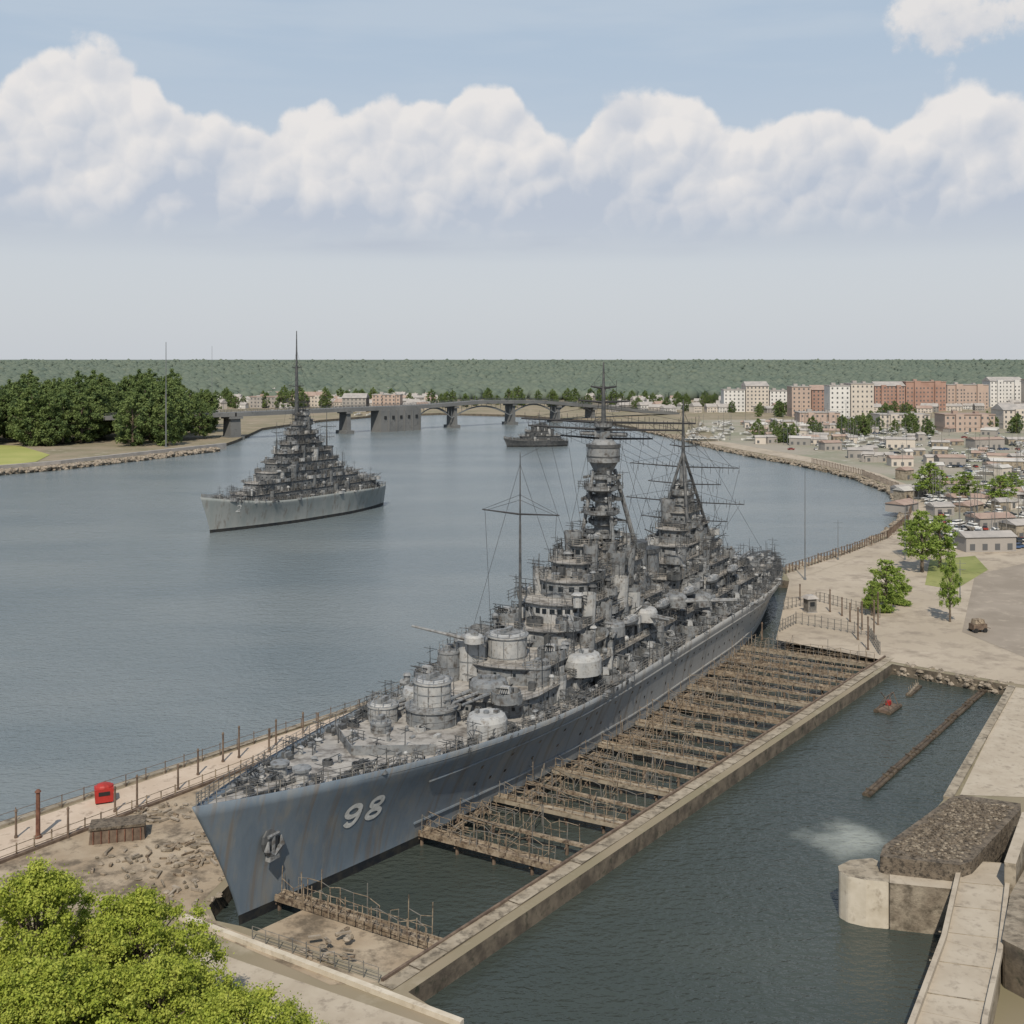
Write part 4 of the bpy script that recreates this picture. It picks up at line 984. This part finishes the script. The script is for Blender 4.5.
for i in range(16): clone(shr,(*g2(878+random.uniform(-8,30),606+random.uniform(-10,8)),ZG),random.uniform(0,6),random.uniform(.7,1.2))
kinds=[make_tree('woodland_tree',28,10,80,6500,.85,leaf_far,(*gp(60,440,ZG),ZG+4),0,low=.06,cs=(.13,.28),shell=.2,label='dense dark green tree on the river bank',category='tree',group='trees on the wooded bank'),
       make_tree('woodland_tree',24,9,70,5600,.85,leaf_far,(*gp(100,440,ZG),ZG+3),0,low=.05,cs=(.13,.28),shell=.2,label='dense dark green tree on the river bank',category='tree',group='trees on the wooded bank')]
for i in range(190):
    x=R.uniform(-70,210); t=R.random()**.7
    yb=450-(x/220)*5-t*22
    if x<55: yb=min(yb,446)
    p=g2(x,max(yb,426)); clone(kinds[i%2],(*p,ZG+t*10),R.uniform(0,6),R.uniform(1.0,1.5)*(1.0 if x<178 else .8))
for i in range(110):
    cx=R.choice([(660,408,25),(770,415,40),(890,418,25),(930,432,30),(700,405,30),(840,412,60),(780,440,25),(640,402,30),(1000,430,30),(740,408,20),(870,400,90),(960,405,60),(850,432,50)])
    p=g2(cx[0]+R.gauss(0,cx[2]*.6),cx[1]+R.uniform(-3,4)); clone(kinds[i%2],(*p,ZG),R.uniform(0,6),R.uniform(.4,.65),group='trees among the town',label='dark green tree among town buildings')
for i in range(70):
    p=g2(R.uniform(215,620),R.uniform(401,409)); clone(kinds[i%2],(*p,ZG),R.uniform(0,6),R.uniform(.5,.9),group='trees on the far shore',label='dark green tree on the far river shore')

ys=[1900,2600,3500,5000,7000,9500,14000]; zh=lambda Y: 2+max(0,(Y-1900))*.0051
mb=MB()
for a,b_ in zip(ys[:-1],ys[1:]): mb.add([(-a,a,zh(a)),(a,a,zh(a)),(b_,b_,zh(b_)),(-b_,b_,zh(b_))],[(0,1,2,3)])
mb.obj('hills',forestm,kind='structure')
bm=bmesh.new(); bmesh.ops.create_icosphere(bm,subdivisions=1,radius=1); iv=np.array([v.co[:] for v in bm.verts]); ifc=np.array([[v.index for v in f.verts] for f in bm.faces]); bm.free()
n=34000
Y=1/(rng.uniform(1/9500,1/1600,n)); X=rng.uniform(-.62,.62,n)*Y
keep=~((Y<2000)&(np.abs(X+.16*Y)<.15*Y)&(rng.random(n)<.6)); X=X[keep];Y=Y[keep]; n=len(X)
r=rng.uniform(4,10,n)*(1+Y/9000); z=2+np.maximum(0,Y-1900)*.0051+r*.5*rng.uniform(.5,1.5,n)
V=iv[None]*r[:,None,None]*np.array([1.2,1,1.0])*(1+.5*(rng.random((n,len(iv),1))-.5))
V=V+np.stack([X,Y,z],1)[:,None,:]
F_=ifc[None]+(np.arange(n)*len(iv))[:,None,None]
mkobj('forest',npmesh('forest',V.reshape(-1,3),F_.reshape(-1,3),[forestm],3),kind='stuff',label='dense haze-tinted green forest stretching to the horizon',category='forest')

# ---------------------------------------------------------------- bridge
br=empty('road_bridge',(0,0,0),label='long dark grey road bridge with low arched spans',category='bridge')
def V2(px,Y): return Vector(((px-512)/FOC*Y,Y))
bp=[(V2(100,790),20),(V2(160,800),20.5),(V2(232,830),20.5),(V2(345,900),21),(V2(415,950),21),(V2(480,1000),23.5),(V2(540,1050),21.5),(V2(600,1110),14),(V2(640,1150),8),(V2(675,1180),4)]
mb=MB(); rl=MB()
for (a,za),(b_,zb_) in zip(bp[:-1],bp[1:]):
    k=8
    for i in range(k):
        p=a.lerp(b_,i/k);q=a.lerp(b_,(i+1)/k); z0=za+(zb_-za)*i/k; z1=za+(zb_-za)*(i+1)/k; d=(q-p).normalized(); nn=Vector((-d.y,d.x))*7
        vs=[]
        for c,z in ((p,z0),(q,z1)):
            for sgn in (-1,1):
                for dz in (0,-3.0): vs.append((c.x+sgn*nn.x,c.y+sgn*nn.y,z+dz))
        mb.add(vs,[(0,4,6,2),(1,3,7,5),(0,1,5,4),(2,6,7,3)])
        for sgn in (-1,1):
            rl.rail([(p.x+sgn*nn.x*.97,p.y+sgn*nn.y*.97,z0),(q.x+sgn*nn.x*.97,q.y+sgn*nn.y*.97,z1)],h=1.8,sp=3,r=.14,nr=2)
mb.obj('deck',bridgem,br); rl.obj('parapet_railing',bridged,br)
def pier(px,Y,z,wd=5):
    c=V2(px,Y); mb=MB(); mb.box(c.x,c.y,(z-3)/2-1,wd,12,z-3+2,.75,t=.9); mb.box(c.x,c.y,z-3.9,wd+2,14,1.6,.75); mb.box(c.x,c.y,1,wd+4,15,3,.75); mb.obj('pier',bridgem,br)
for px,Y,z,wd in ((166,803,20.5,5),(232,830,20.5,9),(300,873,20.8,3.5),(345,900,21,4),(452,978,22,3),(510,1025,22.3,3),(555,1063,19,3),(590,1100,15,3)): pier(px,Y,z,wd)
a,b_=V2(376,918),V2(415,950); d=(b_-a).normalized(); nn=Vector((-d.y,d.x)); mb=MB(); wn=MB()
seg(a,b_,13.5,-1,18.0,0)
Lb=(b_-a).length; ang=math.atan2(d.y,d.x)
for i in range(5):
    c=a+d*(Lb*(i+.5)/5)-nn*7.0; mb.box(c.x+d.x*4,c.y+d.y*4,9,1.2,1.0,17.8,ang)
    wn.box(c.x,c.y,12,2.4,.6,2.6,ang)
ab=mb.obj('abutment',bridgem,br); wn.obj('opening',bootm,ab)
def arch(pa,Ya,pb,Yb,z0,rise):
    A=V2(pa,Ya);B=V2(pb,Yb); prev=None; mb=MB()
    for i in range(13):
        t=i/12; c=A.lerp(B,t); z=z0+rise*math.sin(math.pi*t); cur=(c.x,c.y,z)
        if prev:
            for o in (-6,6): mb.tube((prev[0],prev[1]+o,prev[2]),(cur[0],cur[1]+o,cur[2]),.6,n=4)
            mb.tube((cur[0],cur[1]-6,cur[2]),(cur[0],cur[1]-6,20),.25,n=4)
        prev=cur
    mb.obj('arch_rib',bridged,br)
for a_ in ((415,950,452,978),(452,978,510,1025),(510,1025,555,1063),(555,1063,590,1100)): arch(*a_,9,9)
for i in range(14):
    t=i/13*(len(bp)-2); k=int(t); c=bp[k][0].lerp(bp[k+1][0],t-k); z=bp[k][1]+(bp[k+1][1]-bp[k][1])*(t-k)
    mb=MB(); mb.tube((0,0,0),(0,0,9),.18,.1,n=5); mb.tube((0,0,9),(2,0,9.4),.1,n=4); mb.box(2.2,0,9.35,1,.4,.2); mb.obj('street_lamp',bridged,loc=(c.x,c.y+6,z),label='slim grey street lamp on the bridge',category='street lamp',group='lamps on the bridge')

# ---------------------------------------------------------------- buildings
WM=MB(); WM.add([(-.8,-.06,0),(.8,-.06,0),(.8,-.06,1.9),(-.8,-.06,1.9),(-.8,.05,0),(.8,.05,0),(.8,.05,1.9),(-.8,.05,1.9)],[(0,1,2,3),(3,2,6,7),(4,0,3,7),(1,5,6,2),(0,4,5,1)])
wing=mk('distant_glass',(.10,.105,.11),rough=.3)
WME=WM.mesh('window',[wing])
def building(px0,px1,pyb,pytop,mat,rm=roofm,dep=22,gable=False,lab=''):
    Yb=FOC*(CAMH-ZG)/(pyb-HZ); X0=(px0-512)/FOC*Yb; X1=(px1-512)/FOC*Yb; h=CAMH-(pytop-HZ)/FOC*Yb-ZG
    wd=X1-X0; e=empty('town_building',((X0+X1)/2,Yb,ZG),R.uniform(-.05,.05),label=lab,category='building')
    mb=MB(); mb.box(0,dep/2,h/2,wd,dep,h); mb.box(0,dep/2,h*.3,wd+.3,dep+.3,.4)
    if wd>30: mb.box(-wd*.22,-.8,h*.52,wd*.16,3,h*1.04); mb.box(wd*.28,-.8,h*.52,wd*.14,3,h*1.04)
    mb.obj('wall',mat,e)
    mb=MB()
    if gable:
        v=[(-wd/2-.6,-.8,h),(wd/2+.6,-.8,h),(wd/2+.6,dep+.6,h),(-wd/2-.6,dep+.6,h),(-wd/2,dep/2,h+5),(wd/2,dep/2,h+5)]
        mb.add(v,[(0,1,5,4),(2,3,4,5),(3,0,4),(1,2,5),(3,2,1,0)])
    else:
        mb.box(0,dep/2,h+.35,wd+1,dep+1,.7); mb.box(-wd*.2,dep*.5,h+1.9,4,4,2.4); mb.box(wd*.25,dep*.6,h+1.5,3,5,1.6)
    mb.obj('roof',rm,e)
    fl=max(2,min(7,int(h/3.6))); nx=max(3,min(int(wd/4.2),12)); cnt=0
    for f_ in range(fl):
        for i in range(nx):
            if cnt>=60: break
            u=(i+.5)/nx-.5; yo=-2.35 if wd>30 and (abs(u+.22)<.08 or abs(u-.28)<.07) else 0
            mkobj('window',WME,e,loc=(wd*u,yo,h*(f_+.3)/fl)); cnt+=1
    mkobj('door',WME,e,loc=(0,-.05,.05)).scale=(1.2,1,1.3)
B_=[(724,745,412,390,whitef,'white apartment block'),(746,769,412,386,creamm,'cream apartment block'),(770,791,412,391,whitef,'white apartment block'),
    (792,811,417,387,pinkf,'pink brick apartment block'),(812,829,416,390,brickm,'red brick townhouse block'),(830,850,419,386,whitef,'white gabled apartment block'),(851,874,419,384,creamm,'cream apartment block with bay windows'),
    (875,905,411,386,brickm,'long red brick warehouse block'),(906,946,411,382,brickm,'broad red brick warehouse block'),(947,989,409,385,pinkf,'pink brick residential block'),(990,1024,407,381,whitef,'white modern apartment block'),
    (1030,1080,410,380,creamm,'cream apartment block'),(945,995,432,415,pinkf,'low pink brick building near marina'),(1003,1060,429,410,creamm,'cream low building near the marina'),
    (880,930,428,415,creamm,'low cream building near the marina'),(800,840,425,413,pinkf,'low pink building near the marina'),
    (342,366,412,398,greyf,'grey warehouse beside the bridge'),(372,400,412,395,pinkf,'tan warehouse beside the bridge'),(250,285,408,397,greyf,'low grey building behind the bridge'),(290,325,407,396,creamm,'low cream building behind the bridge')]
for i,(a,b_,yb,yt,m,l) in enumerate(B_): building(a,b_,yb,yt,m,rm=R.choice((roofm,roofr)) if m is not whitef else roofm,gable=i%3==1,lab=l+' by the river')
def housemesh(wm_,rm_):
    mb=MB(); mb.box(0,0,3.5,14,10,7,m=0); mb.add([(-7.6,-5.6,6.8),(7.6,-5.6,6.8),(7.6,5.6,6.8),(-7.6,5.6,6.8),(-7.2,0,10.6),(7.2,0,10.6)],[(0,1,5,4),(2,3,4,5),(3,0,4),(1,2,5),(3,2,1,0)],1)
    mb.box(3,1.5,10,1.2,1.2,3,m=0)
    for x in (-5,-2,2,5):
        for z in (1.6,4.6): mb.box(x,-5.02,z,1.4,.1,1.5,m=2)
    mb.box(0,-5.02,1.1,1.2,.1,2.2,m=2)
    return mb.mesh('house',[wm_,rm_,wing])
HM=[housemesh(whitef,roofm),housemesh(creamm,roofr),housemesh(greyf,roofm),housemesh(creamm,roofm)]
for i in range(290):
    if i<150: p=g2(R.uniform(180,440),R.uniform(393,409))
    else: p=g2(R.uniform(590,1050),R.uniform(396,413))
    o=mkobj('house',R.choice(HM),loc=(*p,ZG),rz=R.uniform(-.6,.6),label='small pale pitched-roof house in the distant town',category='house',group='small houses of the distant town'); o.scale=(R.uniform(.6,1.3),1,R.uniform(.6,1.1))
def shed(px,py,wd,dep,h,rz,lab):
    p=g2(px,py); e=empty('marina_shed',(*p,ZG),rz,label=lab,category='shed')
    mb=MB(); mb.box(0,0,h/2,wd,dep,h); mb.obj('wall',R.choice((creamm,concm,greyf,greyf)),e)
    mb=MB(); v=[(-wd/2-.4,-dep/2-.4,h),(wd/2+.4,-dep/2-.4,h),(wd/2+.4,dep/2+.4,h),(-wd/2-.4,dep/2+.4,h),(-wd/2-.4,0,h+1.4),(wd/2+.4,0,h+1.4)]
    mb.add(v,[(0,1,5,4),(2,3,4,5),(3,0,4),(1,2,5),(3,2,1,0)]); mb.obj('roof',R.choice((roofl,roofm,roofr,roofm)),e)
    for k in range(int(wd/4)): mkobj('window',WME,e,loc=(-wd/2+2+k*4,-dep/2-.02,.6))
for (x,y,w_,d_,h_) in ((985,550,16,7,4.5),(1025,538,14,8,5),(990,528,14,8,4),(940,515,8,6,3.5),(1010,500,12,8,4),(955,492,12,8,4),(900,466,12,8,4.5),(950,466,14,9,5),(1005,470,16,9,5),(860,458,14,9,5),(830,450,12,8,5),(900,448,18,10,6),(985,448,22,10,6),(800,445,14,9,5)):
    shed(x,y,w_,d_,h_,R.uniform(-.3,.3),'low pale shed beside the marina yard')
for i in range(120):
    x=R.uniform(745,1045); y=R.uniform(422,444) if x<860 else R.uniform(424,512)
    if x<900: y=min(y,462)
    shed(x,y,R.uniform(4,13),R.uniform(4,8),R.uniform(2.6,5),R.uniform(-.8,.8),'low pale shed beside the marina yard')
def carmesh(c):
    mb=MB(); mb.prism([(-2.2,-.85),(2.2,-.85),(2.3,0),(2.2,.85),(-2.2,.85),(-2.3,0)],.35,.95,0,0,k=.97)
    v=[(-1.7,-.78,.95),(1.2,-.78,.95),(1.2,.78,.95),(-1.7,.78,.95),(-1.2,-.62,1.5),(.5,-.62,1.5),(.5,.62,1.5),(-1.2,.62,1.5)]
    mb.add(v,[(0,1,5,4),(1,2,6,5),(2,3,7,6),(3,0,4,7)],1); mb.add(v,[(4,5,6,7)],0)
    for x in (-1.4,1.4):
        for y in (-.86,.86): mb.tube((x,y-.1,.34),(x,y+.1,.34),.34,n=10,m=2)
    return mb.mesh('parked_car',[c,glassm,tyrem])
CM=[carmesh(mk('car_paint_'+nme,c,rough=.3,spec=.5)) for nme,c in (('white',(.55,.55,.54)),('silver',(.34,.35,.36)),('dark',(.04,.045,.05)),('red',(.24,.04,.03)),('blue',(.05,.09,.18)))]
CN=['white','silver','dark grey','red','blue']
for i in range(295):
    row=R.choice([(930,1030,524,548),(935,1030,486,516),(925,1030,462,484),(880,1030,446,462),(790,1000,434,450)])
    x=R.uniform(row[0],row[1]); y=row[2]+(row[3]-row[2])*R.randint(0,4)/4; k=R.choice((0,0,1,1,2,2,3,4))
    mkobj('parked_car',CM[k],loc=(*g2(x,y),ZG+.07),rz=R.choice((1.57,1.5,0,.1)),label=CN[k]+' car parked in the waterfront car park',category='car',group='cars parked by the waterfront')
def boatmesh(sail):
    mb=MB(); n=8; 
    for j in range(n):
        def sec(t): 
            wv_=1.6*math.sin(math.pi*min(1,(t*.75+.25)))**.6 if t<1 else 0; return wv_*(1-max(0,(t-.6)/.4)**2)
        t0,t1=j/n,(j+1)/n; x0,x1=-5+10*t0,-5+10*t1; w0,w1=sec(t0),sec(t1)
        for sg in (-1,1):
            f=[(x0,0,0),(x1,0,.1),(x1,sg*w1,1.6),(x0,sg*w0,1.5)]; mb.add(f,[(0,1,2,3) if sg<0 else (3,2,1,0)],0)
        mb.add([(x0,-w0,1.5),(x1,-w1,1.6),(x1,w1,1.6),(x0,w0,1.5)],[(0,1,2,3)],0)
    mb.box(-.5,0,2.1,4,1.9,1.1,m=0,t=.8); mb.box(-.5,0,2.2,4.02,1.95,.35,m=1,t=.93)
    if sail: mb.tube((.5,0,1.5),(.5,0,13),.16,.1,n=5,m=2); mb.tube((.5,0,2.8),(-4,0,2.9),.12,n=5,m=2); mb.tube((.5,0,12.5),(5,0,1.6),.03,n=3,m=2); mb.tube((.5,0,12.5),(-5,0,1.6),.03,n=3,m=2)
    else: mb.tube((-1,0,2.6),(-1,0,5),.07,n=4,m=2); mb.box(-2.6,0,3.4,1.8,2,.12,m=0)
    return mb.mesh('moored_boat',[whitem,glassm,railm])
BM=[boatmesh(True),boatmesh(False)]
for i in range(250):
    a=R.random()
    if a<.42: x,y,z=R.uniform(690,940),R.uniform(424,448),ZG+.3
    elif a<.68: x,y,z=R.uniform(190,420),R.uniform(402,416),ZG+.1
    else: x,y,z=R.uniform(930,1040),R.uniform(440,540),ZG+.3
    if x<800 and y>441: y=441
    k=R.choice((0,1)); mkobj('boat',BM[k],loc=(*g2(x,y),z),rz=R.uniform(0,6.28),label=('white sailing boat with bare mast' if k==0 else 'white motor boat')+' laid up at the marina',category='boat',group='boats at the marina')
def pole(px,py,ptop,r,lab,arms=0):
    X_,Y_=g2(px,py); h=CAMH-(ptop-HZ)/FOC*Y_-ZG; mb=MB(); mb.tube((0,0,0),(0,0,h),r,r*.4,n=6); mb.cyl(0,0,0,.6,r*2,n=8)
    for k in range(arms): mb.tube((-1.4,0,h-.8-k*1.5),(1.4,0,h-.8-k*1.5),r*.35,n=4)
    mb.obj('flagpole' if not arms else 'utility_pole',bridged,loc=(X_,Y_,ZG),label=lab,category='pole')
pole(805,580,472,.18,'slender grey flagpole at the shore'); pole(166,447,342,.55,'very tall slim mast beside the wooded bank'); pole(212,432,346,.3,'tall thin mast near the bridge')
for (x,y,t) in ((838,560,520),(905,560,512),(918,545,495),(960,535,500),(985,500,462),(1008,520,482),(935,480,450),(875,455,425),(820,450,424),(1020,455,420),(905,430,405),(730,440,412),(960,600,560)): pole(x,y,t,.14,'thin utility pole with short arms near the waterfront',2)
for i in range(70):
    x=R.uniform(780,1030); y=R.uniform(428,446) if x<900 else R.uniform(430,545); pole(x,y,y-R.uniform(14,32),.13,'thin utility pole with short arms near the waterfront',R.choice((1,2)))
p=g2(810,612); mb=MB(); mb.box(0,0,1.7,2.2,2.0,3.0,m=0); mb.prism([(-1.5,-1.4),(1.5,-1.4),(1.5,1.4),(-1.5,1.4)],3.2,3.9,1,1,k=.6); mb.box(0,-1.02,2,1.2,.06,1,m=2); mb.box(0,0,.1,2.5,2.3,.2,m=1)
mb.obj('kiosk',[railm,roofm,glassm],loc=(*p,ZG),rz=.3,label='small grey kiosk at the dock head',category='kiosk')
p=g2(978,632); mb=MB(); mb.box(0,0,1.2,3.2,1.8,1.2,m=0); mb.box(0,0,2.3,2.4,1.6,.9,m=1,t=.85)
for x in (-1.1,1.1):
    for y in (-.95,.95): mb.tube((x,y-.12,.5),(x,y+.12,.5),.5,n=10,m=2)
mb.tube((1.6,0,1),(3,0,.6),.08,m=0)
mb.obj('luggage_cart',[woodd,woodm,tyrem],loc=(*p,ZG+.03),rz=.2,label='brown loaded four wheeled cart on the plaza',category='cart')
print('DONE')
